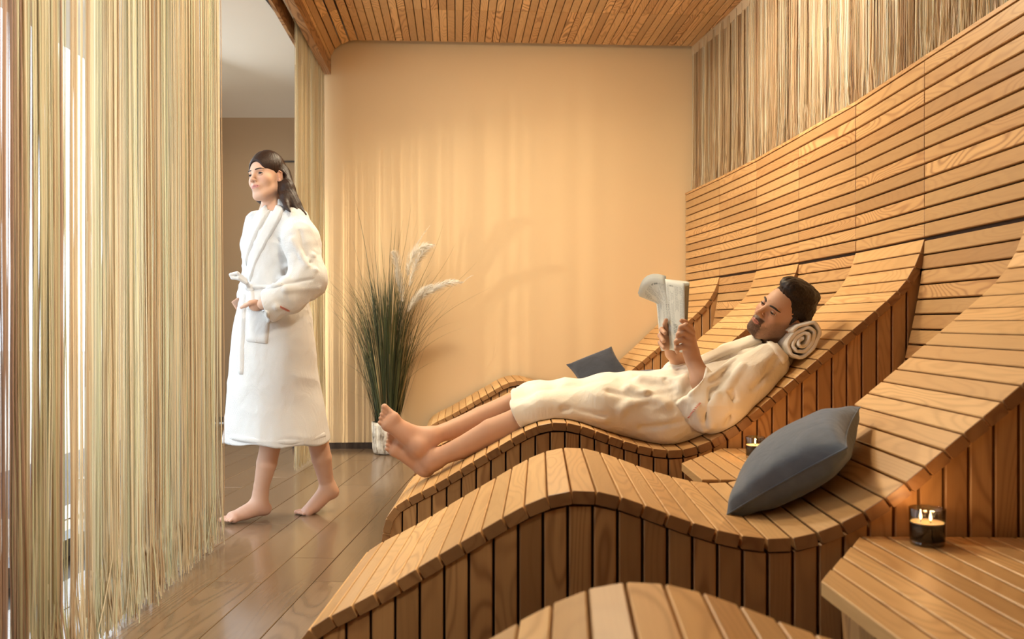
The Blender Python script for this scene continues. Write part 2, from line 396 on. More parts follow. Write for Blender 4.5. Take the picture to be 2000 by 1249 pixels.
# ------------------------------------------------------------ curved slat wall on the right
ZM = 1.238; ZT = 1.885
wr = struct(boxobj('wall_right', (1.62,-.9,0), (1.66,6.9,1.86), M['core']))
npan = 12; ph = (ZT-ZM)/npan
for k in range(len(J)-1):
    f_ = Vector((*J[k], 0)); n_ = Vector((*J[k+1], 0)); d = (n_-f_).normalized(); nrm = Vector((d.y, -d.x, 0))
    if nrm.x > 0: nrm = -nrm
    for i in range(npan):
        z = ZM+(i+.5)*ph; lean = .012*math.sin(k*1.7)+.0
        A_ = n_+Vector((-.001*i*0+random.uniform(-.0012, .0012), 0, z)); B_ = f_+Vector((random.uniform(-.0012, .0012), 0, z))
        bar('wall_slat', A_, B_, nrm, ph-.0072, .022, M['wallslat'], wr, gap=.0045)
    b = MB(); b.prism([n_+Vector((-.002,0,ZT)), f_+Vector((-.002,0,ZT)), f_+Vector((.13,0,ZT)), n_+Vector((.13,0,ZT))], (0,0,.014)); b.build('ledge_board', M['wallslat'], wr)
    b = MB(); b.prism([n_+Vector((.024,0,0.0)), f_+Vector((.024,0,0.0)), f_+Vector((.05,0,0.0)), n_+Vector((.05,0,0.0))], (0,0,ZT)); b.build('backing_panel', M['core'], wr)
    if k % 2 == 1 or k >= 9:                                        # gap between two loungers: slats curve down to the table
        z = ZM-.009; zz = []
        while z > .46:
            dx = -.17*((ZM-z)/.77)**1.5; zz.append((z, dx)); z -= .054
        for (z0, d0), (z1, d1) in zip(zz[:-1], zz[1:]):
            zc, dc = (z0+z1)/2, (d0+d1)/2
            upv = Vector((-(z0-z1), 0, (d0-d1)*-1)); upv = Vector((-(z0-z1), 0, -(d1-d0)))
            bar('wall_slat', n_+Vector((dc, 0, zc)), f_+Vector((dc, 0, zc)), upv, .0485, .02, M['wallslat'], wr, gap=.004)
# ------------------------------------------------------------ low tables between the loungers
TZ = .472
def low_table(label, near_i, far_i):
    Tn, On, e1n, e2n = LG[near_i]; Tf, Of, e1f, e2f = LG[far_i]; wn = SPECS[near_i][4]
    t = (e2n.x/e2n.y+e2f.x/e2f.y)/2; e2 = Vector((t, 1, 0)).normalized()
    T = thing('low_table', label, 'table', tuple((On+e2n*wn+Of)/2+Vector((1.0,0,0))), 'slatted low tables between the loungers')
    u = .575
    k = 0
    while u < 1.30:
        a = On+e1n*u+e2n*wn; b = Of+e1f*u
        L = (b-a).length; dr = (b-a).normalized()
        # clipped tip on the left
        cf = lambda q: max(0, (.765-q)/.19)*.30+.004
        cn = lambda q: .012
        ul, ur = u-.0237, u+.0237; g = dr.angle(Vector((0,1,0)))
        q = [On+e1n*ul+e2n*wn+dr*cn(ul), On+e1n*ur+e2n*wn+dr*cn(ur), Of+e1f*ur-dr*cf(ur), Of+e1f*ul-dr*cf(ul)]
        mid = (a+b)/2; mid.z = TZ; ang = math.atan2(-dr.x, dr.y); mt = Matrix.Translation(mid) @ Matrix.Rotation(ang, 4, 'Z'); mi = mt.inverted()
        ql = [mi @ Vector((p_.x, p_.y, TZ)) for p_ in q]; bb = MB(); cx2 = sum((p_.x for p_ in ql))/4; cy2 = sum((p_.y for p_ in ql))/4
        top_ = [Vector((p_.x-.002*(1 if p_.x > cx2 else -1), p_.y-.002*(1 if p_.y > cy2 else -1), 0)) for p_ in ql]
        r1 = [Vector((p_.x, p_.y, -.002)) for p_ in ql]; r2 = [Vector((p_.x, p_.y, -.026)) for p_ in ql]
        bb.add(top_+r1+r2, [(0,1,2,3), (8,11,10,9)]+[(i, i+4, (i+1) % 4+4, (i+1) % 4) for i in range(4)]+[(i+4, i+8, (i+1) % 4+8, (i+1) % 4+4) for i in range(4)])
        obj('table_slat', mesh('table_slat', bb.v, bb.f, M['slat']), T, mt)
        u += .054; k += 1
    # skirt boards following the edge
    pts_ = []
    for (uu, fr) in ((.592, 0.0), (.588, .16), (.585, .5), (.63, .68), (.70, .85), (.76, 1.0)):
        a = On+e1n*uu+e2n*wn; b = Of+e1f*uu; pts_.append(a.lerp(b, fr))
    acc = [0]
    for p0, p1 in zip(pts_[:-1], pts_[1:]): acc.append(acc[-1]+(p1-p0).length)
    def at(s):
        for i in range(len(acc)-1):
            if s <= acc[i+1]+1e-6:
                return pts_[i].lerp(pts_[i+1], max(0, min(1, (s-acc[i])/(acc[i+1]-acc[i]))))
        return pts_[-1]
    nb = int(acc[-1]/.055)
    for i in range(nb):
        p0 = at(i*acc[-1]/nb); p1 = at((i+1)*acc[-1]/nb); c = (p0+p1)/2; d = (p1-p0).normalized(); nrm = Vector((-d.y, d.x, 0))
        if nrm.x > 0: nrm = -nrm
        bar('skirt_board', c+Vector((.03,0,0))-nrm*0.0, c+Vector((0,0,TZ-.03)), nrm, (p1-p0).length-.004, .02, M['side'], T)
    b = MB(); q = [p_+Vector((.035,0,0)) for p_ in pts_]; r_ = [Of+e1f*1.35, On+e1n*1.35+e2n*wn]
    b.prism(q+r_, (0,0,TZ-.032)); b.build('frame', M['core'], T)
    return T
low_table('low slatted table with a lit candle, in the right foreground', 4, 3)
low_table('low slatted table behind the blue-grey cushion, small candle on it', 3, 2)
low_table('low slatted table behind the reading man', 2, 1)
low_table('low slatted table farthest from the camera, hidden in the rear gap', 1, 0)

# ------------------------------------------------------------ string curtains
def strands(path, z0, z1, n, layers, parent, base_cols, r=.0012, sway=.004, spread=.03, gaps=(), seg=9, rag=.03, kick=.04, clump=.35):
    """path: polyline in plan (list of (x, y)); threads hang from z1 to z0"""
    pl = np.array(path); sg = np.r_[0, np.cumsum(np.hypot(*np.diff(pl, axis=0).T))]
    b = MB()
    V = []; FA = []; CO = []
    tot = n*layers; s = np.sort(RNG.random(tot))*sg[-1]
    # clumping: threads gather into loose folds
    s = s + clump*.012*np.sin(s*210+1.3*np.sin(s*37)); s = np.clip(s, 0, sg[-1])
    keep = np.ones(tot, bool)
    for g0, g1, frac in gaps: keep &= ~((s > g0) & (s < g1) & (RNG.random(tot) < frac))
    s = s[keep]; tot = len(s)
    X = np.interp(s, sg, pl[:,0]); Y = np.interp(s, sg, pl[:,1])
    tx = np.gradient(np.interp(s, sg, pl[:,0])); 
    dd = (pl[-1]-pl[0]); dd = dd/np.hypot(*dd); nx, ny = dd[1], -dd[0]
    fold = spread*(np.sin(s*46)*.5+RNG.normal(0, .42, tot))
    cols = np.array(base_cols); cn = (np.sin(s*61)+np.sin(s*23+2)+RNG.normal(0, .9, tot)); ci = np.clip(((cn+2.6)/5.2*len(cols)).astype(int), 0, len(cols)-1)
    col = cols[ci]*(RNG.uniform(.82, 1.12, (tot, 1)))
    for g0, g1, frac in gaps: fold = fold*np.clip((np.maximum(g0-s, s-g1))/.12+.12, .12, 1)
    zt = np.array([1,.8,.6,.42,.27,.15,.07,.025,0]) if seg == 9 else np.linspace(1, 0, seg)
    k3 = np.array([0, 2.094, 4.188])
    ph = RNG.uniform(0, 6.28, tot); fr = RNG.uniform(2, 6, tot); am = RNG.uniform(.2, 1, tot)*sway
    bot = z0+np.abs(RNG.normal(0, rag, tot)); kx = RNG.normal(0, kick, tot); ky = RNG.normal(0, kick, tot)
    for j, t in enumerate(zt):
        z = bot+(z1-bot)*t
        w = am*np.sin(fr*(1-t)*3+ph)*(1-t)
        e = max(0, (.06-t)/.06)
        cx = X+nx*(fold*(1-.5*t)+w)+dd[0]*w*.7+kx*e*.4; cy = Y+ny*(fold*(1-.5*t)+w)+dd[1]*w*.7+ky*e
        for a in k3:
            V.append(np.stack([cx+r*math.cos(a), cy+r*math.sin(a), z], 1))
    V = np.array(V).transpose(1, 0, 2).reshape(-1, 3)        # strand-major
    m = seg*3; base = (np.arange(tot)*m)[:, None, None]
    q = []
    for j in range(seg-1):
        for a in range(3):
            a2 = (a+1) % 3; q.append((j*3+a, j*3+a2, j*3+3+a2, j*3+3+a))
    Fq = (base+np.array(q)[None]).reshape(-1, 4)
    me = bpy.data.meshes.new('strands'); me.vertices.add(len(V)); me.vertices.foreach_set('co', V.astype(np.float32).ravel())
    me.loops.add(Fq.size); me.loops.foreach_set('vertex_index', Fq.ravel().astype(np.int32)); me.polygons.add(len(Fq)); me.polygons.foreach_set('loop_start', np.arange(0, Fq.size, 4, dtype=np.int32))
    me.polygons.foreach_set('use_smooth', np.ones(len(Fq), bool))
    me.update(calc_edges=True); me.materials.append(M['string'])
    ca = me.color_attributes.new('Col', 'FLOAT_COLOR', 'POINT'); cc = np.ones((len(V), 4), np.float32); cc[:, :3] = np.repeat(col, m, axis=0); ca.data.foreach_set('color', cc.ravel())
    o = obj('strands', me, parent); o['kind'] = 'stuff'; return o
def header(path, z1, h, parent, m):
    pl = np.array(path); sg = np.r_[0, np.cumsum(np.hypot(*np.diff(pl, axis=0).T))]; n = int(sg[-1]/.012)
    b = MB(); vs = []; 
    for i in range(n+1):
        s = sg[-1]*i/n; x = np.interp(s, sg, pl[:,0])+(.011 if i % 2 else -.011); y = np.interp(s, sg, pl[:,1])
        vs += [(x, y, z1), (x+.001, y, z1-h)]
    b.add(vs, [(2*i, 2*i+1, 2*i+3, 2*i+2) for i in range(n)], (.66,.50,.30)); return b.build('header_tape', m, parent)
CREAM = [(.62,.45,.28), (.72,.58,.39), (.80,.68,.48), (.86,.77,.58), (.80,.79,.60), (.92,.89,.74)]
OLIVE = [(.48,.29,.19), (.58,.38,.25), (.62,.47,.28), (.62,.57,.36), (.72,.60,.38), (.88,.78,.56)]
t1 = thing('string_curtain', 'tall cream string curtain in the left foreground reaching down to the floor', 'curtain', (xc(3),3,0), 'string curtains along the passage')
strands([(xc(y)+.0, y) for y in (2.31, 2.7, 3.2, 3.74)], .004, 2.80, 400, 2, t1, CREAM, r=.0019, spread=.035, gaps=[(.022,.072,1.0),(.145,.16,.95),(.20,.21,.9)], kick=.020)
header([(xc(y), y) for y in (2.30, 3.74)], 2.81, .07, t1, M['string'])
t2 = thing('string_curtain', 'blurred brownish string curtain at the left edge of the photo', 'curtain', (-1.1,1.7,0), 'string curtains along the passage')
strands([(-1.08, 1.25), (-1.105, 2.205)], .004, 2.80, 290, 2, t2, OLIVE, r=.0019, spread=.03)
header([(-1.08, 1.25), (-1.105, 2.215)], 2.81, .07, t2, M['string'])
t3 = thing('string_curtain', 'narrow golden string curtain behind the walking woman, beside the tan wall', 'curtain', (-1.35,6.0,0), 'string curtains along the passage')
strands([(-1.333, 5.50), (-1.378, 6.53)], .012, 2.84, 210, 2, t3, [(.70,.56,.34), (.78,.66,.44), (.82,.72,.50), (.86,.78,.58)], r=.0013, spread=.022, kick=.01, rag=.012, sway=.003)
header([(-1.333, 5.50), (-1.378, 6.53)], 2.85, .07, t3, M['string'])
t4 = thing('string_curtain', 'silvery string curtain hanging from the ceiling onto the top ledge of the slat wall', 'curtain', (1.5,4,ZT))
pr = [(J[0][0]+.045, 6.66), (J[1][0]+.06, 5.98), (J[2][0]+.065, 5.30), (J[3][0]+.07, 4.62), (J[4][0]+.07, 3.93), (J[5][0]+.075, 3.26), (J[6][0]+.075, 2.60), (J[7][0]+.075, 1.93), (J[8][0]+.075, 1.2)]
strands(pr, ZT+.018, CEIL-.02, 900, 2, t4, [(.66,.46,.26), (.76,.57,.34), (.84,.68,.44), (.90,.78,.56), (.94,.90,.76)], r=.0018, spread=.018, kick=.012, rag=.01, sway=.006, seg=7)
header(pr, CEIL-.004, .07, t4, M['string'])
# ------------------------------------------------------------ implicit-surface modelling for bodies and cloth
f32 = np.float32
def V3(*a): return np.array(a, f32)
def smin(a, b, k):
    if k <= 0: return np.minimum(a, b)
    h = np.clip(.5+.5*(b-a)/k, 0, 1); return b+(a-b)*h-k*h*(1-h)
class Field:
    """list of primitives joined smoothly; every primitive has a bounding sphere, so far ones can be skipped"""
    def __init__(s): s.ops = []; s.post = []
    def cone(s, a, b, ra, rb, k=.02, op='add'):
        a = np.array(a, f32); b = np.array(b, f32); ba = b-a; L2 = max(float(ba@ba), 1e-9)
        def f(p):
            h = np.clip(((p-a)@ba)/L2, 0, 1); return np.linalg.norm(p-a-h[:, None]*ba, axis=1)-(ra+(rb-ra)*h)
        s.ops.append((op, f, (a+b)/2, math.sqrt(L2)/2+max(ra, rb), k)); return s
    def chain(s, pts, rs, k=.02, op='add'):
        for i in range(len(pts)-1): s.cone(pts[i], pts[i+1], rs[i], rs[i+1], k, op)
        return s
    def ell(s, c, r, R=None, k=.02, op='add'):
        c = np.array(c, f32); r = np.array(r, f32); Rm = None if R is None else np.array(R, f32)
        def f(p):
            q = p-c
            if Rm is not None: q = q@Rm.T
            k0 = np.linalg.norm(q/r, axis=1); k1 = np.linalg.norm(q/(r*r), axis=1)
            return np.where(k1 > 1e-6, k0*(k0-1)/np.maximum(k1, 1e-6), -r.min())
        s.ops.append((op, f, c, float(r.max()), k)); return s
    def fn(s, f, c, rad, k=.02, op='add'):
        s.ops.append((op, f, np.array(c, f32), rad, k)); return s
    def __call__(s, p, cull=None):
        p = np.asarray(p, f32); d = np.full(len(p), 10.0, f32); first = True
        for op, f, c, r, k in s.ops:
            if cull is not None and np.linalg.norm(c-cull[0]) > cull[1]+r+k+.03: continue
            v = f(p).astype(f32)
            if op == 'add': d = v if first else smin(d, v, k); first = False
            elif op == 'sub': d = -smin(-d, v, k)
            elif op == 'int': d = -smin(-d, -v, k)
        return d
def surfnet(f, lo, hi, h, B=12):
    lo = np.array(lo, f32); hi = np.array(hi, f32); nb = np.ceil((hi-lo)/(h*B)).astype(int)
    bi = np.stack(np.meshgrid(*[np.arange(n) for n in nb], indexing='ij'), -1).reshape(-1, 3)
    cen = lo+(bi+.5)*h*B; d = f(cen); keep = np.abs(d) < h*B*.95+.012
    bi = bi[keep]; bi = bi[np.lexsort((bi[:,1], bi[:,0], bi[:,2]))]
    n1 = B+2
    loc = np.stack(np.meshgrid(*[np.arange(n1)]*3, indexing='ij'), -1).reshape(-1, 3).astype(f32)
    dims = nb*B+4; S = (int(dims[1]*dims[2]), int(dims[2]), 1)
    keys = []; vs = []; quads = []
    cor = np.array([(i, j, k) for i in (0,1) for j in (0,1) for k in (0,1)])
    edges = [(a, b) for a in range(8) for b in range(a+1, 8) if np.abs(cor[a]-cor[b]).sum() == 1]
    CH = 24
    for s0 in range(0, len(bi), CH):
        bb = bi[s0:s0+CH]; base = (bb*B)
        pts = (lo+(base[:, None, :]+loc[None])*h).reshape(-1, 3).astype(f32)
        c = (pts.min(0)+pts.max(0))/2; rad = np.linalg.norm(pts.max(0)-pts.min(0))/2
        val = f(pts, (c, rad)).reshape(len(bb), n1, n1, n1)
        sg = val < 0
        m = n1-1
        cnt = sum(sg[:, i:i+m, j:j+m, k:k+m].astype(np.int8) for i, j, k in cor)
        act = np.argwhere((cnt > 0) & (cnt < 8))
        if len(act) == 0: continue
        vb, ci = act[:, 0], act[:, 1:]
        cv = np.stack([val[vb, ci[:,0]+i, ci[:,1]+j, ci[:,2]+k] for i, j, k in cor], 1)
        acc = np.zeros((len(act), 3), f32); num = np.zeros(len(act), f32)
        for a, b_ in edges:
            va, vb2 = cv[:, a], cv[:, b_]; cr = (va < 0) != (vb2 < 0)
            t = np.where(cr, va/np.where(cr, va-vb2, 1), 0)
            acc += np.where(cr[:, None], cor[a]+(cor[b_]-cor[a])*t[:, None], 0); num += cr
        g = base[vb]+ci
        keys.append(g@np.array(S)); vs.append(lo+(g+acc/num[:, None])*h)
        # quads: edges whose four cells all lie here (start corner 1..B)
        for ax in range(3):
            o1, o2 = [(1, 2), (2, 0), (0, 1)][ax]
            sl = [slice(1, B+1)]*3; sl2 = list(sl); sl2[ax] = slice(2, B+2)
            a_ = sg[(slice(None), *sl)]; b2 = sg[(slice(None), *sl2)]
            e = np.argwhere(a_ != b2)
            if len(e) == 0: continue
            gi = base[e[:,0]]+e[:,1:]+1; k0 = gi@np.array(S); flip = a_[tuple(e.T)]
            q = np.stack([k0, k0-S[o1], k0-S[o1]-S[o2], k0-S[o2]], 1)
            q[~flip] = q[~flip][:, ::-1]; quads.append(q)
    keys = np.concatenate(keys); vs = np.concatenate(vs); u, idx = np.unique(keys, return_index=True); vs = vs[idx]
    Q = np.concatenate(quads); pos = np.searchsorted(u, Q); pos = np.clip(pos, 0, len(u)-1); ok = (u[pos] == Q).all(1)
    return vs, pos[ok]
def npmesh(name, v, q, m, cols=None):
    me = bpy.data.meshes.new(name); me.vertices.add(len(v)); me.vertices.foreach_set('co', np.asarray(v, f32).ravel())
    me.loops.add(q.size); me.loops.foreach_set('vertex_index', q.astype(np.int32).ravel()); me.polygons.add(len(q)); me.polygons.foreach_set('loop_start', np.arange(0, q.size, q.shape[1], dtype=np.int32))
    me.polygons.foreach_set('use_smooth', np.ones(len(q), bool)); me.update(calc_edges=True)
    if m is not None: me.materials.append(m)
    if cols is not None:
        ca = me.color_attributes.new('Col', 'FLOAT_COLOR', 'POINT'); a = np.ones((len(v), 4), f32); a[:, :3] = cols; ca.data.foreach_set('color', a.ravel())
    return me
def normals(f, v, e=.002):
    g = np.stack([f(v+V3(*(e if i == a else 0 for i in range(3))))-f(v-V3(*(e if i == a else 0 for i in range(3)))) for a in range(3)], 1)
    return g/np.maximum(np.linalg.norm(g, axis=1, keepdims=True), 1e-9)
def vnorm(v, q):
    n = np.zeros_like(v); a = v[q[:, 2]]-v[q[:, 0]]; b = v[q[:, 3]]-v[q[:, 1]]; c = np.cross(a, b)
    for i in range(4): np.add.at(n, q[:, i], c)
    return n/np.maximum(np.linalg.norm(n, axis=1, keepdims=True), 1e-12)
def hash3(i, j, k, s):
    n = (i*374761393+j*668265263+k*2147483647+s*974634777) & 0xffffffff
    n = ((n ^ (n >> 13))*1274126177) & 0xffffffff; return ((n ^ (n >> 16)) & 0xffff)/65535.0
def vnoise(p, s=0):
    p = np.asarray(p, np.float64); i = np.floor(p).astype(np.int64); f = p-i; f = f*f*(3-2*f); r = 0
    for a in (0,1):
        for b in (0,1):
            for c in (0,1):
                w = (f[:,0] if a else 1-f[:,0])*(f[:,1] if b else 1-f[:,1])*(f[:,2] if c else 1-f[:,2])
                r = r+w*hash3(i[:,0]+a, i[:,1]+b, i[:,2]+c, s)
    return r
def ridged(p, s=0): return 1-np.abs(2*vnoise(p, s)-1)
def hit(f, px, py, start=2.0, end=8.0):
    d = np.array([(px-1000)/F, 1.0, -(py-HY)/F], f32); o = np.array([0, 0, CZ], f32); t = start
    L = float(np.linalg.norm(d))
    for _ in range(140):
        v = float(f((o+d*t)[None])[0]); t += v*.7/L
        if abs(v) < .0006: break
        if t > end: return None
    return o+d*t
def patch(f, left, right, nu, nv, off=.006, start=2.0):
    """cloth strip laid on the surface f, between two borders given where they are seen"""
    def pl(pts, n):
        pts = np.array(pts, float); s = np.r_[0, np.cumsum(np.hypot(*np.diff(pts, axis=0).T))]; t = np.linspace(0, s[-1], n)
        return np.stack([np.interp(t, s, pts[:,0]), np.interp(t, s, pts[:,1])], 1)
    A_, B_ = pl(left, nv), pl(right, nv); top = []; ok = np.ones((nv, nu), bool)
    G = np.zeros((nv, nu, 3), f32)
    for j in range(nv):
        last = None
        for i in range(nu):
            q = A_[j]+(B_[j]-A_[j])*i/(nu-1); h = hit(f, q[0], q[1], start)
            if h is None: h = last if last is not None else (W(*q, 4.2))
            G[j, i] = h; last = G[j, i]
    fl_ = G.reshape(-1, 3); n = normals(f, fl_, .004)
    return G, n.reshape(nv, nu, 3)
def patch_mesh(name, f, left, right, nu, nv, m, parent, off=.007, under=.006, start=2.0, edge=True):
    G, n = patch(f, left, right, nu, nv, off, start); nv_, nu_ = G.shape[:2]
    w = np.ones((nv_, nu_), f32)
    if edge: w[0, :] = w[-1, :] = .25; w[:, 0] = w[:, -1] = .25
    T_ = G+n*(off*w)[..., None]; U_ = G-n*under
    v = np.concatenate([T_.reshape(-1, 3), U_.reshape(-1, 3)]); q = []; N_ = nu_*nv_
    for j in range(nv_-1):
        for i in range(nu_-1):
            a = j*nu_+i; q.append((a, a+nu_, a+nu_+1, a+1)); q.append((N_+a, N_+a+1, N_+a+nu_+1, N_+a+nu_))
    for j in range(nv_-1):
        a = j*nu_; q.append((a, N_+a, N_+a+nu_, a+nu_)); a = j*nu_+nu_-1; q.append((a, a+nu_, N_+a+nu_, N_+a))
    for i in range(nu_-1):
        a = i; q.append((a, a+1, N_+a+1, N_+a)); a = (nv_-1)*nu_+i; q.append((a, N_+a, N_+a+1, a+1))
    return obj(name, npmesh(name, v, np.array(q), m), parent)

# ------------------------------------------------------------ cloth, skin, hair materials
def skinm(name, rough=.55):
    m = mat(name, (.7,.45,.33), rough); t = NT(m); at = t.n('ShaderNodeAttribute', attribute_name='Col')
    tc = t.n('ShaderNodeTexCoord').outputs['Object']; n = t.noise(tc, 60, 3)
    t.l(t.mix(t.math('MULTIPLY', n, .10), at.outputs['Color'], (.45,.20,.13)), t.p.inputs['Base Color'])
    t.p.inputs['Subsurface Weight'].default_value = .12; t.p.inputs['Subsurface Radius'].default_value = (.02, .008, .004); t.p.inputs['Subsurface Scale'].default_value = .5
    t.bump(t.noise(tc, 450, 2), .12, .0006); return m
M['skin'] = skinm('skin'); M['skin'].node_tree.nodes['Principled BSDF'].inputs['Specular IOR Level'].default_value = .35
def clothm(name, col, scale=420, strength=.5, waffle=True, folds=14, fstr=.5, fdist=.02):
    m = mat(name, col, .92); t = NT(m); tc = t.n('ShaderNodeTexCoord').outputs['Object']
    n1 = t.noise(t.mapping(tc, (folds, folds, folds*.55)), 1.0, 4, .55, 1.2)
    b1 = t.n('ShaderNodeBump'); b1.inputs['Strength'].default_value = fstr; b1.inputs['Distance'].default_value = fdist; t.l(n1, b1.inputs['Height'])
    if waffle:
        sp = t.n('ShaderNodeSeparateXYZ'); t.l(tc, sp.inputs[0])
        s1 = t.math('SINE', t.math('MULTIPLY', t.math('ADD', sp.outputs[0], t.math('MULTIPLY', sp.outputs[1], .8)), 1100.0)); s2 = t.math('SINE', t.math('MULTIPLY', sp.outputs[2], 1000.0))
        h = t.math('MULTIPLY', s1, s2)
    else: h = t.noise(tc, scale, 2)
    b2 = t.n('ShaderNodeBump'); b2.inputs['Strength'].default_value = strength; b2.inputs['Distance'].default_value = .0012
    t.l(h, b2.inputs['Height']); t.l(b1.outputs[0], b2.inputs['Normal']); t.l(b2.outputs[0], t.p.inputs['Normal'])
    t.p.inputs['Sheen Weight'].default_value = .15; return m
M['robe_w'] = clothm('white_waffle_robe', (.66,.655,.65), folds=12, fstr=.6, fdist=.016)
M['robe_m'] = clothm('cream_robe', (.84,.77,.66), folds=6, fstr=.5, fdist=.02, waffle=False, scale=500, strength=.3)
M['terry'] = clothm('terry_cloth', (.86,.81,.73), waffle=False, scale=700, strength=.6, folds=20, fstr=.25)
M['red'] = mat('red_embroidery', (.62,.13,.06), .7)
def hairm(name, col, hi, axis=(260, 260, 12)):
    m = mat(name, col, .45, Specular_IOR_Level=.25) if False else mat(name, col, .45); m.node_tree.nodes['Principled BSDF'].inputs['Specular IOR Level'].default_value = .22; t = NT(m); tc = t.n('ShaderNodeTexCoord').outputs['Object']
    n = t.noise(t.mapping(tc, axis), 1.0, 3, .6); t.l(t.ramp(n, [(.3, col), (.75, hi)]), t.p.inputs['Base Color'])
    t.bump(n, .7, .002); t.p.inputs['Anisotropic'].default_value = .5; return m
M['hair_w'] = hairm('dark_brown_hair', (.010,.005,.003), (.045,.018,.009))
M['hair_m'] = hairm('short_black_hair', (.010,.007,.006), (.042,.026,.018), (220, 120, 120))
M['eyewhite'] = mat('eye_white', (.72,.68,.64), .2); M['iris'] = mat('iris', (.018,.010,.007), .35); M['iris'].node_tree.nodes['Principled BSDF'].inputs['Specular IOR Level'].default_value = .3
M['brow'] = mat('brow_hair', (.025,.014,.009), .7)

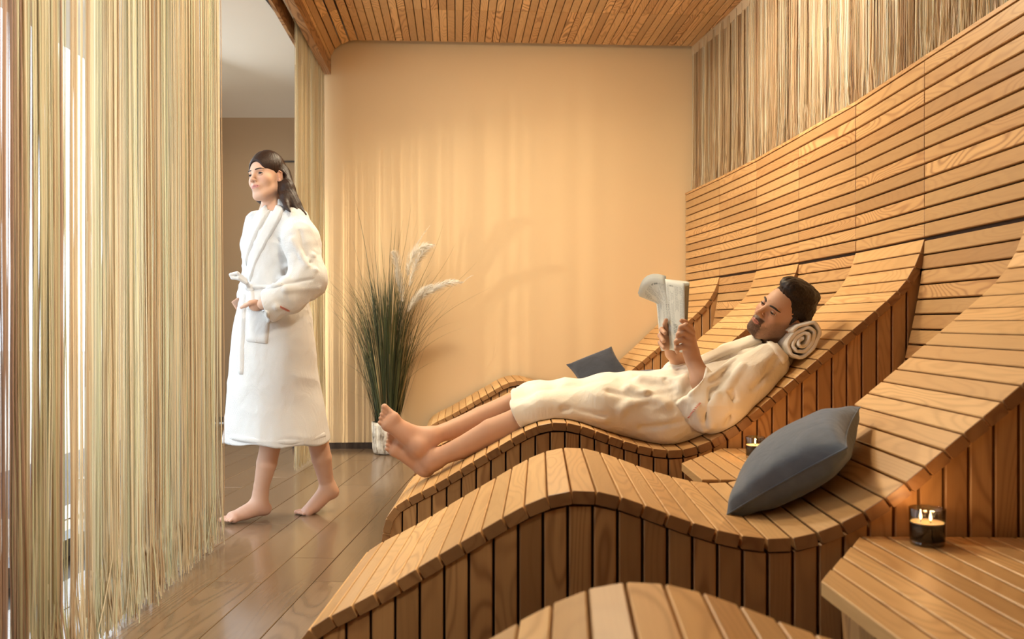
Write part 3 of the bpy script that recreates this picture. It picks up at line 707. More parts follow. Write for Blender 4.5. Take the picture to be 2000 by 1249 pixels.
class Head:
    def __init__(s, c, fwd_, up_, scale, male):
        u = Vector(up_).normalized(); f = Vector(fwd_); f = (f-u*f.dot(u)).normalized(); l = u.cross(f)*1.0
        l = f.cross(u)*-1                                     # person's left
        s.c = np.array(c, f32); s.A = np.array([l[:], f[:], u[:]], f32); s.s = scale; s.male = male
        s.l, s.f, s.u = l, f, u
    def loc(s, p): return ((p-s.c)@s.A.T)/s.s
    def w(s, x, y, z): return s.c+(np.array([x, y, z], f32)@s.A)*s.s
    def add(s, F_):
        k = s.s; w = s.w; R = s.A; m = s.male
        e = lambda c, r, kk=.02, op='add': F_.ell(w(*c), np.array(r)*k, R, kk, op)
        cn = lambda a, b, ra, rb, kk=.01, op='add': F_.cone(w(*a), w(*b), ra*k, rb*k, kk, op)
        e((0,-.018,.034), (.072,.090,.080)); e((0,.012,.040), (.060,.070,.060)); e((0,.016,-.022), (.059 if not m else .062,.068,.085), .03)
        e((0,.034,-.072), (.040 if not m else .050,.044,.034), .03); e((0,.066,-.098), (.017 if not m else .024,.015,.014), .03)
        for sx in (-1, 1):
            cn((sx*.052,-.002,-.058), (sx*.022,.058,-.095), .016, .014, .025)          # jaw line
            e((sx*.036,.054,-.022), (.022,.020,.022), .025)                              # cheek
            cn((sx*.036,.073,.026), (sx*.010,.083,.024), .0075, .0085, .012)               # brow ridge
            e((sx*.031,.092,.007), (.0165,.0125,.011), .014, 'sub')                      # eye socket
        cn((0,.082,.018), (0,.105,-.020), .0085, .0095, .012); e((0,.107,-.024), (.0105,.0105,.009), .008)   # nose
        for sx in (-1, 1):
            e((sx*.0115,.097,-.027), (.0075,.0095,.0065), .006); e((sx*.006,.103,-.0335), (.0035,.0055,.0035), .004, 'sub')
        e((0,.080,-.055), (.026,.017,.020), .015)                                             # mouth area
        for sx in (-1, 1):
            cn((0,.0970,-.0515), (sx*.0225,.0855,-.0535), .0044, .0024, .003)               # upper lip
        cn((-.015,.089,-.0600), (.015,.089,-.0600), .0045, .0045, .004); e((0,.0915,-.0610), (.017,.006,.0050), .004)
        cn((-.021,.090,-.0555), (.021,.090,-.0555), .0016, .0016, .002, 'sub')
        for sx in (-1, 1):                                                                # ears
            e((sx*.0745,-.012,-.004), (.0065,.016,.031 if m else .027), .006); e((sx*.0815,-.009,-.004), (.005,.0105,.021), .004, 'sub')
            cn((sx*.079,-.022,.018), (sx*.080,-.001,.022), .004, .004, .004); cn((sx*.079,-.022,.018), (sx*.0785,-.018,-.014), .004, .004, .004)
            e((sx*.0765,-.004,-.028), (.006,.0085,.009), .005)
    def colors(s, p, skin, lip, beard=None):
        q = s.loc(p); c = np.tile(np.array(skin, f32), (len(p), 1)); inside = np.linalg.norm(q, axis=1) < .17
        def blend(mask, col, a):
            a_ = (mask*a)[:, None]; c[:] = c*(1-a_)+np.array(col, f32)*a_
        x, y, z = q.T; fr = inside & (y > .05)
        lipm = fr*np.clip(1.3-np.sqrt((x/.0235)**2+((z+.0565)/.0080)**2), 0, 1)*(y > .082); blend(np.clip(lipm*3, 0, 1), lip, 1.0); blend(fr*(np.abs(z+.0555) < .0013)*(np.abs(x) < .020)*(y > .08), tuple(v_*.35 for v_ in lip), .8)
        blush = fr*np.clip(1-np.hypot((np.abs(x)-.038)/.022, (z+.024)/.02), 0, 1); blend(blush, (skin[0]*.98, skin[1]*.72, skin[2]*.68), .5)
        ear = inside*(np.abs(x) > .070)*(np.abs(z) < .045); blend(ear.astype(f32), (skin[0]*.95, skin[1]*.72, skin[2]*.65), .5)
        if beard is not None:
            b = inside & (z < -.03)
            n = .75+.5*vnoise(q*400, 3)
            edge = np.clip((-.028-z+np.clip((np.abs(x)-.045)*1.6, -.03, .05))/.022, 0, 1)
            mouth = np.clip(1-np.hypot(x/.0205, (z+.0570)/.0088), 0, 1) > .03
            side = np.clip((np.abs(x)-.024)/.012, 0, 1)
            moust = np.clip((-.0345-z)/.004, 0, 1)*(np.abs(x) < .028)*(y > .07)
            m1 = np.maximum(edge*(y > -.014)*(z > -.14)*(1-.52*side)*np.where((z > -.052) & (np.abs(x) < .040), 0, 1), moust)
            m1 = m1*(~mouth)
            blend(np.clip(m1*n*inside, 0, 1), beard, .93)
        return c
    def face_parts(s, parent, skin_m, lids=(.40,.30), look=(0, 0)):
        k = s.s
        for sx in (-1, 1):
            c = Vector(s.w(sx*.031, .0705, .006)); r = .0122*k
            vs = []; fs = []; mats = []; nu, nv = 20, 14
            gx = s.l*look[0]+s.u*look[1]; g = (s.f+gx).normalized(); a1 = s.u.cross(g).normalized(); a2 = g.cross(a1)
            for j in range(nv+1):
                th = (j/nv)**1.0*PI
                for i in range(nu):
                    ph = 2*PI*i/nu; vs.append(c+(g*math.cos(th)+(a1*math.cos(ph)+a2*math.sin(ph))*math.sin(th))*r*(1.02 if th < .5 else 1))
            for j in range(nv):
                for i in range(nu):
                    i2 = (i+1) % nu; fs.append((j*nu+i, j*nu+i2, (j+1)*nu+i2, (j+1)*nu+i)); mats.append(1 if (j+.5)/nv*PI < .70 else 0)
            me = mesh('eye', vs, fs, M['eyewhite'], True); me.materials.append(M['iris'])
            me.polygons.foreach_set('material_index', mats); obj('eye', me, parent)
            for top in (1, -1):                                # eyelids: curved shells over the eyeball
                vs = []; fs = []; nu, nv = 16, 6; R_ = r*1.055
                for j in range(nv+1):
                    for i in range(nu+1):
                        az = (i/nu-.5)*2.5; op = (lids[0] if top > 0 else lids[1])*max(0, 1-(az/1.15)**2)
                        el = top*(op+(1.25-op)*j/nv)
                        d = (s.f*math.cos(az)*math.cos(el)+s.l*math.sin(az)*math.cos(el)+s.u*math.sin(el)); vs.append(c+d*R_*(1.0 if j else 1.015))
                for j in range(nv):
                    for i in range(nu):
                        a = j*(nu+1)+i; q = (a, a+1, a+nu+2, a+nu+1); fs.append(q if top > 0 else q[::-1])
                o = obj('eyelid', mesh('eyelid', vs, fs, skin_m, True), parent)
            # lash line and eyebrow
            b = MB(); pts = []
            for i in range(13):
                az = (i/12-.5)*2.3; el = lids[0]*max(0, 1-(az/1.15)**2)
                pts.append(c+(s.f*math.cos(az)*math.cos(el)+s.l*math.sin(az)*math.cos(el)+s.u*math.sin(el))*r*1.13)
            b.tube(pts, .0013*k, 5); b.build('eyelashes', M['brow'], parent)
def brow_part(head, F_, parent, thick, z0=.026):
    for sx in (-1, 1):
        b = MB(); pts = []
        for t in np.linspace(0, 1, 9):
            x = sx*(.012+.036*t); z = z0+.006*math.sin(t*2.3)-.003*t
            p = head.w(x, .11, z); dirn = -head.A[1]; tt = 0
            for _ in range(40):
                v = float(F_(np.array([p+dirn*tt]))[0]); tt += v*.8
                if abs(v) < .0004: break
            pts.append(Vector(p+dirn*tt))
        b.tube(pts, [thick*head.s*(.6+.5*math.sin(min(1, (i+1)/4)*PI/2))*(1 if i < 6 else (9-i)/3.2) for i in range(9)], 6)
        b.build('eyebrow', M['brow'], parent, True)

def fingers(F_, wrist, pts_list, r, k=.004):
    for pts in pts_list:
        F_.chain([wrist_ if False else p for p in pts], [r*1.0, r*.95, r*.88, r*.78][:len(pts)], k)

# ============================================================ the walking woman
T0 = __import__('time').time()
WY = 4.22
def w3(px, py, Y): return np.array(W(px, py, Y)[:], f32)
fw = Vector((-.80, -.60, 0)).normalized()
hw = Head(w3(521, 349.5, 4.20), (-.445, -.893, .047), (-.12, .10, .985), .95, False)
SKW = (.60, .37, .26)
Fw = Field(); hw.add(Fw)
PXW = WY/F
Fw.chain([w3(540,360,4.22), w3(536,392,4.24), w3(540,420,4.25)], [.046,.047,.060], .02)                # neck
Fw.chain([w3(540,425,4.24), w3(540,500,4.24), w3(538,560,4.24), w3(540,620,4.24)], [.085,.10,.09,.115], .04)
for Y_, hip, knee, ank in ((4.18, (533,640), (534,790), None), (4.30, (552,640), (596,790), None)):
    pass
# front leg (her left)
Fw.chain([w3(535,630,4.19), w3(530,800,4.15), w3(528,872,4.17), w3(521,905,4.19), w3(511,950,4.22), w3(507,978,4.235)], [.095,.062,.0475,.0465,.036,.0315], .006)
# rear leg (her right)
Fw.chain([w3(552,630,4.30), w3(605,800,4.32), w3(621,862,4.34), w3(628,895,4.36), w3(636,935,4.40), w3(641,952,4.415)], [.095,.062,.0495,.048,.037,.032], .006)
def foot(F_, heel, ball, toe_dir, side, up, L=.23, h=.055, raised=False, s=1.0):
    """heel and ball points on the sole, toe direction, side = direction of the little toe"""
    heel = np.array(heel, f32); ball = np.array(ball, f32); d = np.array(toe_dir, f32); d /= np.linalg.norm(d); sd = np.array(side, f32); sd /= np.linalg.norm(sd); up = np.array(up, f32); up /= np.linalg.norm(up)
    F_.ell(heel+up*.029*s, np.array((.030,.033,.030))*s, None, .02)
    F_.cone(heel+up*.030*s, ball+up*.018*s+sd*.016*s, .026*s, .019*s, .02); F_.cone(heel+up*.045*s+d*.03*s, ball+up*.022*s-sd*.014*s, .027*s, .021*s, .03)
    F_.cone(ball+up*.018*s-sd*.016*s, ball+up*.016*s+sd*.020*s, .019*s, .015*s, .015)
    for i in range(5):
        o_ = (-.024+.0128*i)*s; Lt = (.050, .045, .040, .034, .027)[i]*s; r_ = (.0115, .0078, .0074, .0070, .0068)[i]*s
        a = ball+sd*o_+up*(.013*s); m_ = a+d*Lt*.6+up*.003*s; b_ = a+d*Lt+up*(-.003)*s
        F_.cone(a, m_, r_*1.05, r_*.92, .004); F_.cone(m_, b_, r_*.92, r_, .003)
h1 = w3(517, 1006, 4.255); b1 = w3(455, 1019, 4.150)
d1 = (b1-h1); d1[2] = 0; foot(Fw, h1, b1, d1, np.cross(d1, (0,0,1))*1.0*(-1), (0,0,1), s=.98)
Fw.cone(w3(509,965,4.23), w3(507,990,4.235), .033, .030, .02); Fw.cone(w3(507,982,4.235), w3(478,1001,4.19), .029, .020, .03)
h2 = w3(652, 972, 4.43); b2 = w3(601, 1007, 4.34); td = w3(572, 1009, 4.305)-w3(598, 1010, 4.335)
d2 = (b2-h2); up2 = np.cross(np.cross(d2, (0,0,1)), d2); up2 /= np.linalg.norm(up2)
foot(Fw, h2, b2, td, np.cross(td, (0,0,1))*-1, (up2+np.array((0,0,1.)))*.5, s=.96)
Fw.cone(w3(641,948,4.415), w3(645,962,4.42), .032, .028, .02); Fw.cone(w3(640,955,4.41), w3(615,992,4.36), .028, .020, .03)
# arms: left (towards the camera) into the pocket, right one behind
Fw.chain([w3(578,440,4.10), w3(602,550,4.02), w3(545,585,3.98), w3(514,594,4.02)], [.045,.040,.030,.026], .02)
Fw.chain([w3(498,440,4.36), w3(492,540,4.42), w3(478,583,4.33)], [.045,.036,.026], .02)
Fw.ell(w3(500,597,4.06), (.034,.020,.026), None, .015)
for i in range(4): Fw.chain([w3(508-4*i,602,4.09), w3(507-5*i,618,4.14), w3(505-5.5*i,634,4.17)], [.0095,.0085,.007], .004)
Fw.chain([w3(498,591,4.05), w3(488,592,4.03), w3(479,597,4.04), w3(471,601,4.06)], [.014,.0105,.0095,.0072], .006)
for i in range(4): Fw.chain([w3(474,584+3*i,4.30), w3(464,586+4*i,4.26), w3(455+2.5*i,591+4*i,4.24)], [.010,.0085,.0068], .004)
Fw.cone(w3(478,583,4.33), w3(468,590,4.28), .024, .018, .012)
lo = Fw.ops
v, q = surfnet(Fw, (-1.50,3.80,-.005), (-.74,4.62,1.76), .0032)
woman = thing('person', 'woman with long dark hair in a white robe walking barefoot past the string curtain', 'person', tuple(w3(545, 1012, 4.25)))
col = hw.colors(v, SKW, (.50,.20,.17))
n_ = np.clip(vnoise(v*9, 5), 0, 1)[:, None]
foot_m = np.clip((.10-v[:, 2])/.08, 0, 1)[:, None]; col = col*(1-.25*foot_m)+np.array((.62,.32,.25), f32)*.25*foot_m
obj('body', npmesh('body', v, q, M['skin'], col), woman)
def parent_at(o): return o
lid_w = mat('eyelid_skin_w', (.60,.37,.27), .45)
hw.face_parts(woman, lid_w, look=(.15, .05)); brow_part(hw, Fw, woman, .0030)
# robe: stacked ellipses
ROWS = [(392,532,556,.06),(405,517,566,.085),(418,503,592,.110),(432,493,602,.130),(450,485,608,.135),(480,477,611,.135),(510,476,606,.13),(538,477,600,.125),(560,479,592,.122),(585,471,598,.14),(620,461,607,.16),(650,457,612,.165),(700,452,618,.17),(760,447,625,.18),(810,443,633,.19),(850,439,641,.198),(900,435,648,.205)]
RZ = np.array([CZ-(r[0]-HY)*PXW for r in ROWS][::-1]); RC = np.array([((r[1]+r[2])/2-1000)*PXW for r in ROWS][::-1]); RH = np.array([(r[2]-r[1])/2*PXW for r in ROWS][::-1]); RD = np.array([r[3] for r in ROWS][::-1])
def loft(inset=0.0):
    def f(p):
        z = p[:, 2]; cx_ = np.interp(z, RZ, RC); rx = np.interp(z, RZ, RH)-inset; ry = np.interp(z, RZ, RD)-inset
        x = (p[:, 0]-cx_)/rx; y = (p[:, 1]-WY)/ry; rr = np.sqrt(x*x+y*y); d = (rr-1)*np.minimum(rx, ry)*1.0
        return np.maximum(d, np.maximum(z-RZ[-1], RZ[0]-z))*.9
    return f
Rw = Field(); Rw.fn(loft(), (-1.1, WY, .85), 2.0, 0)
torso_only = Field(); torso_only.fn(loft(), (-1.1, WY, .85), 2.0, 0)
Rw.chain([w3(575,432,4.14), w3(590,470,4.07), w3(602,545,4.01)], [.070,.074,.080], .05)
Rw.chain([w3(602,548,4.01), w3(565,578,3.975), w3(525,598,3.965), w3(508,604,3.97)], [.078,.072,.064,.058], .03)
Rw.chain([w3(505,437,4.34), w3(500,480,4.40), w3(498,545,4.40), w3(484,578,4.30)], [.062,.066,.060,.050], .03)
# sagging sleeve folds: ridges and grooves
for (x0,y0,x1,y1,r_) in ((560,520,612,500,.010),(548,545,616,528,.012),(560,566,622,562,.012),(572,470,600,520,.010),(540,600,600,590,.010)):
    a_, b_ = hit(Rw, x0, y0), hit(Rw, x1, y1)
    if a_ is not None and b_ is not None: Rw.cone(a_, b_, r_, r_*.6, .018)
for (x0,y0,x1,y1,r_) in ((556,532,606,513,.006),(552,556,610,546,.006),(585,452,598,500,.005),(545,470,568,540,.006)):
    a_, b_ = hit(Rw, x0, y0), hit(Rw, x1, y1)
    if a_ is not None and b_ is not None: Rw.cone(a_, b_, r_, r_*.6, .014, 'sub')
# cuff end plane (sleeve stops before the hand) and hollow cuff
ca_, cb_ = w3(507,566,3.93), w3(526,630,3.93); cdir = (cb_-ca_); cn_ = np.array((cdir[2], 0, -cdir[0])); cn_ /= np.linalg.norm(cn_)
if cn_[0] > 0: cn_ = -cn_
def cuffcut(p): return -(np.maximum(-((p-ca_)@cn_), np.maximum(p[:,1]-4.045, np.abs(p[:,2]-(CZ-(598-HY)*PXW))-.12)))*-1
Rw.fn(lambda p: np.maximum(-((p-ca_)@cn_), np.maximum(p[:,1]-4.035, np.abs(p[:,2]-ca_[2]+.07)-.13)), (-1.2,3.9,1.0), .4, .004, 'sub')
Rw.chain([w3(540,592,3.965), w3(512,604,3.965)], [.044,.050], .004, 'sub')
zhem = .372
Rw.fn(lambda p: p[:,2]-(zhem+.010*np.sin(p[:,0]*26)*np.cos(p[:,1]*22)), (-1.1,WY,0.0), 1.2, .003, 'sub')
Rw.fn(lambda p: np.maximum(loft(.013)(p), p[:,2]-.62), (-1.1,WY,.4), .9, .003, 'sub')
Rw.chain([w3(536,372,4.22), w3(538,415,4.22)], [.050,.055], .01, 'sub')                       # neck opening
Rw.chain([w3(530,398,4.14), w3(512,432,4.06)], [.034,.010], .02, 'sub')
v, q = surfnet(Rw, (-1.52,3.80,.34), (-.80,4.62,1.52), .0042)
n = vnorm(v, q); z = v[:, 2]
sk = np.clip((1.02-z)/.2, 0, 1); up_ = 1-sk
disp = sk*(.010*(ridged(v*V3(9,9,2.6), 1)-.6)+.007*(ridged((v*V3(6,6,11))+v[:, [2,2,0]]*2, 2)-.6))+up_*(.009*(ridged(v*V3(10,10,8)+v[:, [2,0,1]]*3, 3)-.6)+.005*(ridged(v*22, 4)-.5))
v2 = v+n*disp[:, None].astype(f32)
obj('robe', npmesh('robe', v2, q, M['robe_w']), woman)
RwD = Field(); RwD.ops = list(Rw.ops)
# lapels, hem band, belt, pocket
patch_mesh('lapel', Rw, [(541,398),(524,426),(505,462),(488,500),(480,545)], [(558,408),(549,428),(524,470),(503,512),(490,552)], 9, 26, M['robe_w'], woman, off=.013)
patch_mesh('lapel', Rw, [(519,411),(500,428),(487,448),(479,478),(478,505)], [(533,408),(518,430),(503,458),(490,490),(482,520)], 7, 18, M['robe_w'], woman, off=.012)
patch_mesh('robe_pocket', Rw, [(483,604),(482,640),(480,668)], [(526,607),(528,640),(522,672)], 10, 14, M['robe_w'], woman, off=.010)
patch_mesh('belt', Rw, [(482,558),(500,557),(530,556),(556,552)], [(482,567),(500,566),(530,565),(556,560)], 5, 22, M['robe_w'], woman, off=.013)
patch_mesh('belt_end', Rw, [(473,575),(470,640),(466,690),(466,733)], [(482,572),(480,640),(478,690),(477,733)], 4, 34, M['robe_w'], woman, off=.015)
patch_mesh('belt_end', Rw, [(486,566),(488,590),(486,606)], [(497,566),(499,590),(497,606)], 4, 12, M['robe_w'], woman, off=.016)
patch_mesh('hem_band', Rw, [(445,846),(480,853),(520,857),(570,857),(610,852),(636,842)], [(444,858),(480,865),(520,870),(570,870),(610,865),(638,854)], 4, 40, M['robe_w'], woman, off=.005)
kn = Field(); kc = w3(488, 561, 4.06); kc = hit(Rw, 490, 562); kc = kc+np.array((-.004,-.014,0), f32)
kn.ell(kc, (.020,.016,.018), None, .01); kn.chain([kc+V3(-.012,0,.012), kc+V3(.012,-.004,-.014)], [.011,.011], .008)
kn.chain([kc, w3(478,546,4.02), w3(463,534,4.00), w3(451,537,4.0), w3(454,543,4.0), w3(466,544,4.0), w3(480,552,4.02)], [.010,.009,.0085,.008,.008,.0085,.010], .004)
v, q = surfnet(kn, kc-V3(.14,.12,.06), kc+V3(.05,.07,.12), .003); obj('belt_knot', npmesh('belt_knot', v, q, M['robe_w']), woman)
# emblem ring on the chest and stitched words on the cuff
def stroke(f, pts, r, b, off=.002, start=2.0):
    P_ = []
    for x, y in pts:
        h = hit(f, x, y, start)
        if h is None: continue
        P_.append(Vector(h+normals(f, h[None])[0]*off))
    if len(P_) > 1: b.tube(P_, r, 5)
b = MB(); stroke(Rw, [(508.5+4.6*math.cos(a), 481+4.8*math.sin(a)) for a in np.linspace(0, 2*PI, 17)], .0009, b, .005)
stroke(Rw, [(509,484),(508,481),(509.5,478.5),(511,479.5),(509,481.5)], .0008, b, .005)
b.build('emblem', M['red'], woman)
b = MB()
for i in range(11):
    x = 544+i*1.9; y = 598+i*.95; x, y = 547+i*1.75, 599+i*.75
    stroke(Rw, [(x, y+2.2), (x+.4, y-1.6), (x+1.1, y+1.6), (x+1.5, y-1.2)], .0008, b, .005)
b.build('embroidered_words', M['red'], woman)
# hair
Hw_ = Field(); e = lambda c, r, kk=.02, op='add': Hw_.ell(hw.w(*c), np.array(r)*hw.s, hw.A, kk, op)
e((0,-.020,.054), (.080,.094,.094)); e((0,-.002,.045), (.073,.091,.078), .01); e((0,-.050,-.01), (.076,.068,.080), .03)
Hw_.chain([hw.w(.045,-.055,.02), w3(561,368,4.17), w3(578,400,4.14), w3(597,419,4.11)], [.046,.033,.024,.006], .015)
Hw_.chain([hw.w(.0,-.075,.0), w3(558,375,4.24), w3(574,404,4.24), w3(590,420,4.22)], [.052,.040,.030,.010], .02)
Hw_.chain([hw.w(.058,-.045,-.02), w3(555,385,4.13), w3(560,404,4.08), w3(567,414,4.05)], [.026,.019,.013,.004], .012)
Hw_.chain([hw.w(-.066,-.005,-.02), w3(508,386,4.27), w3(518,405,4.25)], [.022,.020,.010], .015)
Hw_.chain([hw.w(-.062,.02,.04), hw.w(-.070,.0,-.03), w3(505,380,4.28)], [.016,.020,.018], .015)
Hw_.chain([hw.w(.055,-.05,-.02), w3(566,390,4.14), w3(580,412,4.10)], [.034,.027,.010], .02)
# face opening
Hw_.ell(hw.w(0,.092,-.016), np.array((.053,.062,.092))*hw.s, hw.A, .008, 'sub')
Hw_.ell(hw.w(.054,.056,-.042), np.array((.044,.050,.062))*hw.s, hw.A, .012, 'sub')
Hw_.ell(hw.w(.083,-.010,-.006), np.array((.020,.022,.030))*hw.s, hw.A, .006, 'sub')
Hw_.cone(hw.w(0,.09,.100), hw.w(0,.0,.156), .003, .003, .012, 'sub')        # centre parting
v, q = surfnet(Hw_, (-1.35,3.95,1.30), (-.90,4.42,1.80), .0034)
n = vnorm(v, q); ql = hw.loc(v)
a_ = np.arctan2(ql[:, 0], ql[:, 1]+.02); disp = (.0006*np.sin(a_*70+ql[:, 2]*30)+.0022*(vnoise(np.stack([a_*22, ql[:, 2]*9, a_*3], 1), 4)-.5))*np.clip((.04-ql[:, 1])/.05, .15, 1)
obj('hair', npmesh('hair', v+n*disp[:, None].astype(f32), q, M['hair_w']), woman)
print('woman', __import__('time').time()-T0)
# ============================================================ the man on the third lounger
T1 = __import__('time').time()
MY = 3.60
def zsurf2(x): return np.interp(x, P[2:,0], P[2:,1])
LOUNGE = lambda p: (p[:, 2]-zsurf2(p[:, 0])-.002)*.75          # negative inside the lounger
SKM = (.56, .32, .20)
mf = Vector((-.818, -.548, .174)); mu = Vector((.458, -.438, .773))
hm = Head(w3(1524.5, 612, 3.47), mf, mu, 1.03, True)
Fm = Field(); hm.add(Fm)
Fm.chain([hm.w(0,-.015,-.04), hm.w(0,-.035,-.10), w3(1522,672,3.56)], [.052,.056,.066], .025)
Fm.chain([w3(1515,682,3.58), w3(1455,745,3.60), w3(1375,790,3.60), w3(1320,812,3.60)], [.085,.105,.10,.105], .04)
# legs: near (left) and far (right)
Fm.chain([w3(1320,815,3.50), w3(1180,800,3.48), w3(1060,800,3.48)], [.085,.070,.055], .03)
Fm.chain([w3(1060,800,3.48), w3(1010,826,3.48), w3(960,845,3.49), w3(900,876,3.50), w3(858,893,3.51), w3(845,900,3.52)], [.055,.055,.053,.042,.035,.034], .006)
Ff = Field()
Ff.chain([w3(1320,800,3.70), w3(1180,780,3.72), w3(1050,772,3.70)], [.085,.070,.055], .03)
Ff.chain([w3(1050,772,3.70), w3(985,800,3.69), w3(940,818,3.67), w3(890,838,3.62), w3(852,850,3.575), w3(838,857,3.55)], [.055,.052,.049,.040,.034,.033], .006)
def ortho_foot(F_, heel, ball, sd, up_hint, s, toes_bend=0.0):
    heel = np.array(heel, f32); ball = np.array(ball, f32); d = ball-heel; d /= np.linalg.norm(d)
    sd = np.array(sd, f32); sd -= d*(sd@d); sd /= np.linalg.norm(sd); up = np.cross(d, sd)
    if up@np.array(up_hint, f32) < 0: up = -up
    foot(F_, heel, ball, d+up*toes_bend, sd, up, s=s); return up
# upper foot: sole turned towards the camera, big toe on top
up_a = ortho_foot(Ff, w3(819,873,3.485), w3(763,824,3.475), (-.55,-.15,-.70), (0,1,.3), 1.12, .15)
Ff.cone(w3(840,856,3.55), w3(818,872,3.515), .034, .031, .03); Ff.cone(w3(838,853,3.555), w3(795,840,3.525), .030, .024, .03)
Fm.fn(lambda p: Ff(p), w3(1020,800,3.65), 1.0, .003)
up_b = ortho_foot(Fm, w3(831,914,3.535), w3(776,874,3.525), (-.60,-.20,-.62), (0,1,.3), 1.08, .0)
Fm.cone(w3(850,899,3.52), w3(833,914,3.545), .034, .031, .03); Fm.cone(w3(845,897,3.53), w3(803,882,3.55), .030, .023, .03)
# near arm and hand
Fm.chain([w3(1497,712,3.40), w3(1402,796,3.36), w3(1372,745,3.38), w3(1354,704,3.41)], [.042,.044,.042,.0285], .02)
Fm.chain([w3(1354,704,3.41), w3(1350,690,3.41)], [.0285,.031], .012)
Fm.ell(w3(1345,669,3.405), (.026,.024,.036), None, .014); Fm.cone(w3(1350,690,3.41), w3(1346,655,3.40), .027, .021, .014)
for k_, pts_ in enumerate([((1352,650),(1340,636),(1330,640),(1326,650)), ((1352,660),(1335,650),(1325,654),(1323,664)), ((1350,671),(1332,664),(1321,668),(1321,677)), ((1348,681),(1332,678),(1322,681),(1323,688))]):
    Y_ = 3.375+.006*k_; Fm.chain([w3(*pts_[0], 3.39), w3(*pts_[1], Y_), w3(*pts_[2], Y_+.005), w3(*pts_[3], Y_+.03)], [.0125,.0105,.0098,.0085], .0045)
Fm.chain([w3(1353,662,3.42), w3(1349,643,3.43), w3(1338,630,3.425), w3(1331,627,3.42)], [.013,.012,.011,.0085], .006)
# far arm and hand behind the newspaper
Fm.chain([w3(1480,700,3.76), w3(1385,760,3.78), w3(1330,712,3.68), w3(1313,690,3.62)], [.050,.042,.036,.027], .02)
Fm.ell(w3(1306,668,3.60), (.020,.022,.034), None, .014); Fm.cone(w3(1313,690,3.62), w3(1308,672,3.605), .027, .024, .012)
for k_, pts_ in enumerate([((1306,650),(1299,634),(1301,626)), ((1304,660),(1292,644),(1299,651)), ((1302,670),(1289,656),(1296,667)), ((1302,680),(1290,670),(1297,680))]):
    Fm.chain([w3(*pts_[0], 3.595), w3(*pts_[1], 3.575), w3(*pts_[2], 3.54)], [.0120,.0100,.0085], .0045)
v, q = surfnet(Fm, (-.58,3.30,.30), (1.28,3.98,1.20), .0034)
man = thing('person', 'dark-haired bearded man in a cream robe lying on a lounger reading a newspaper', 'person', tuple(w3(1310, 860, 3.6)))
col = hm.colors(v, SKM, (.50,.20,.15), beard=(.035,.018,.012))
dist_h = np.linalg.norm(v-w3(790,860,3.5), axis=1); fm_ = np.clip((.20-dist_h)/.1, 0, 1)[:, None]; col = col*(1-.35*fm_)+np.array((.66,.36,.25), f32)*.35*fm_
obj('body', npmesh('body', v, q, M['skin'], col), man)
lid_m = mat('eyelid_skin_m', (.46,.25,.16), .5)
hm.face_parts(man, lid_m, lids=(.16,.24), look=(.0, -.12)); brow_part(hm, Fm, man, .0036, .0235)
# hair: short sides, swept quiff
Hm = Field(); e = lambda c, r, kk=.02, op='add': Hm.ell(hm.w(*c), np.array(r)*hm.s, hm.A, kk, op)
e((0,-.026,.044), (.079,.096,.084)); e((0,-.060,-.005), (.070,.052,.070), .03); e((0,.015,.118), (.052,.058,.026), .02); e((.0,.044,.110), (.046,.032,.024), .02); e((0,-.022,.112), (.062,.085,.030), .02)
Hm.chain([hm.w(.074,.008,.03), hm.w(.0745,.010,-.012)], [.007,.004], .008); Hm.chain([hm.w(-.074,.008,.03), hm.w(-.0745,.010,-.012)], [.007,.004], .008)
Hm.ell(hm.w(0,.096,-.012), np.array((.064,.070,.088))*hm.s, hm.A, .010, 'sub')
for sx in (-1, 1):
    Hm.ell(hm.w(sx*.070,.060,-.040), np.array((.045,.050,.075))*hm.s, hm.A, .008, 'sub'); Hm.ell(hm.w(sx*.085,-.010,-.012), np.array((.022,.023,.032))*hm.s, hm.A, .005, 'sub')
Hm.ell(hm.w(0,-.03,-.095), np.array((.09,.085,.045))*hm.s, hm.A, .012, 'sub')
v, q = surfnet(Hm, hm.c-V3(.18,.16,.16), hm.c+V3(.18,.16,.20), .0034)
n = vnorm(v, q); ql = hm.loc(v); dsp = .004*(ridged(ql*V3(70,18,45), 2)-.5)*(ql[:, 2] > .03)+.0022*(vnoise(ql*V3(180,120,120), 6)-.5)
obj('hair', npmesh('hair', v+n*dsp[:, None].astype(f32), q, M['hair_m']), man)
b = MB()                                                # loose strands and stray tufts
for i in range(260):
    th = random.uniform(-.9, .9); y0 = random.uniform(-.06, .015); x0 = .07*math.sin(th); z0 = .044+.085*math.cos(th)*math.sqrt(max(0, 1-((y0+.026)/.098)**2))
    if y0 > .02: z0 += .012
    p0 = Vector(hm.w(x0, y0, z0-.006)); fl_ = Vector(hm.w(x0*1.05+random.uniform(-.006,.006), y0-.018+random.uniform(-.01,.01), z0+random.uniform(.001,.010)))
    mid = (p0+fl_)/2+hm.u*.004; b.tube([p0, mid, fl_], [.0012,.001,.0003], 3)
b.build('hair_tufts', M['hair_m'], man)
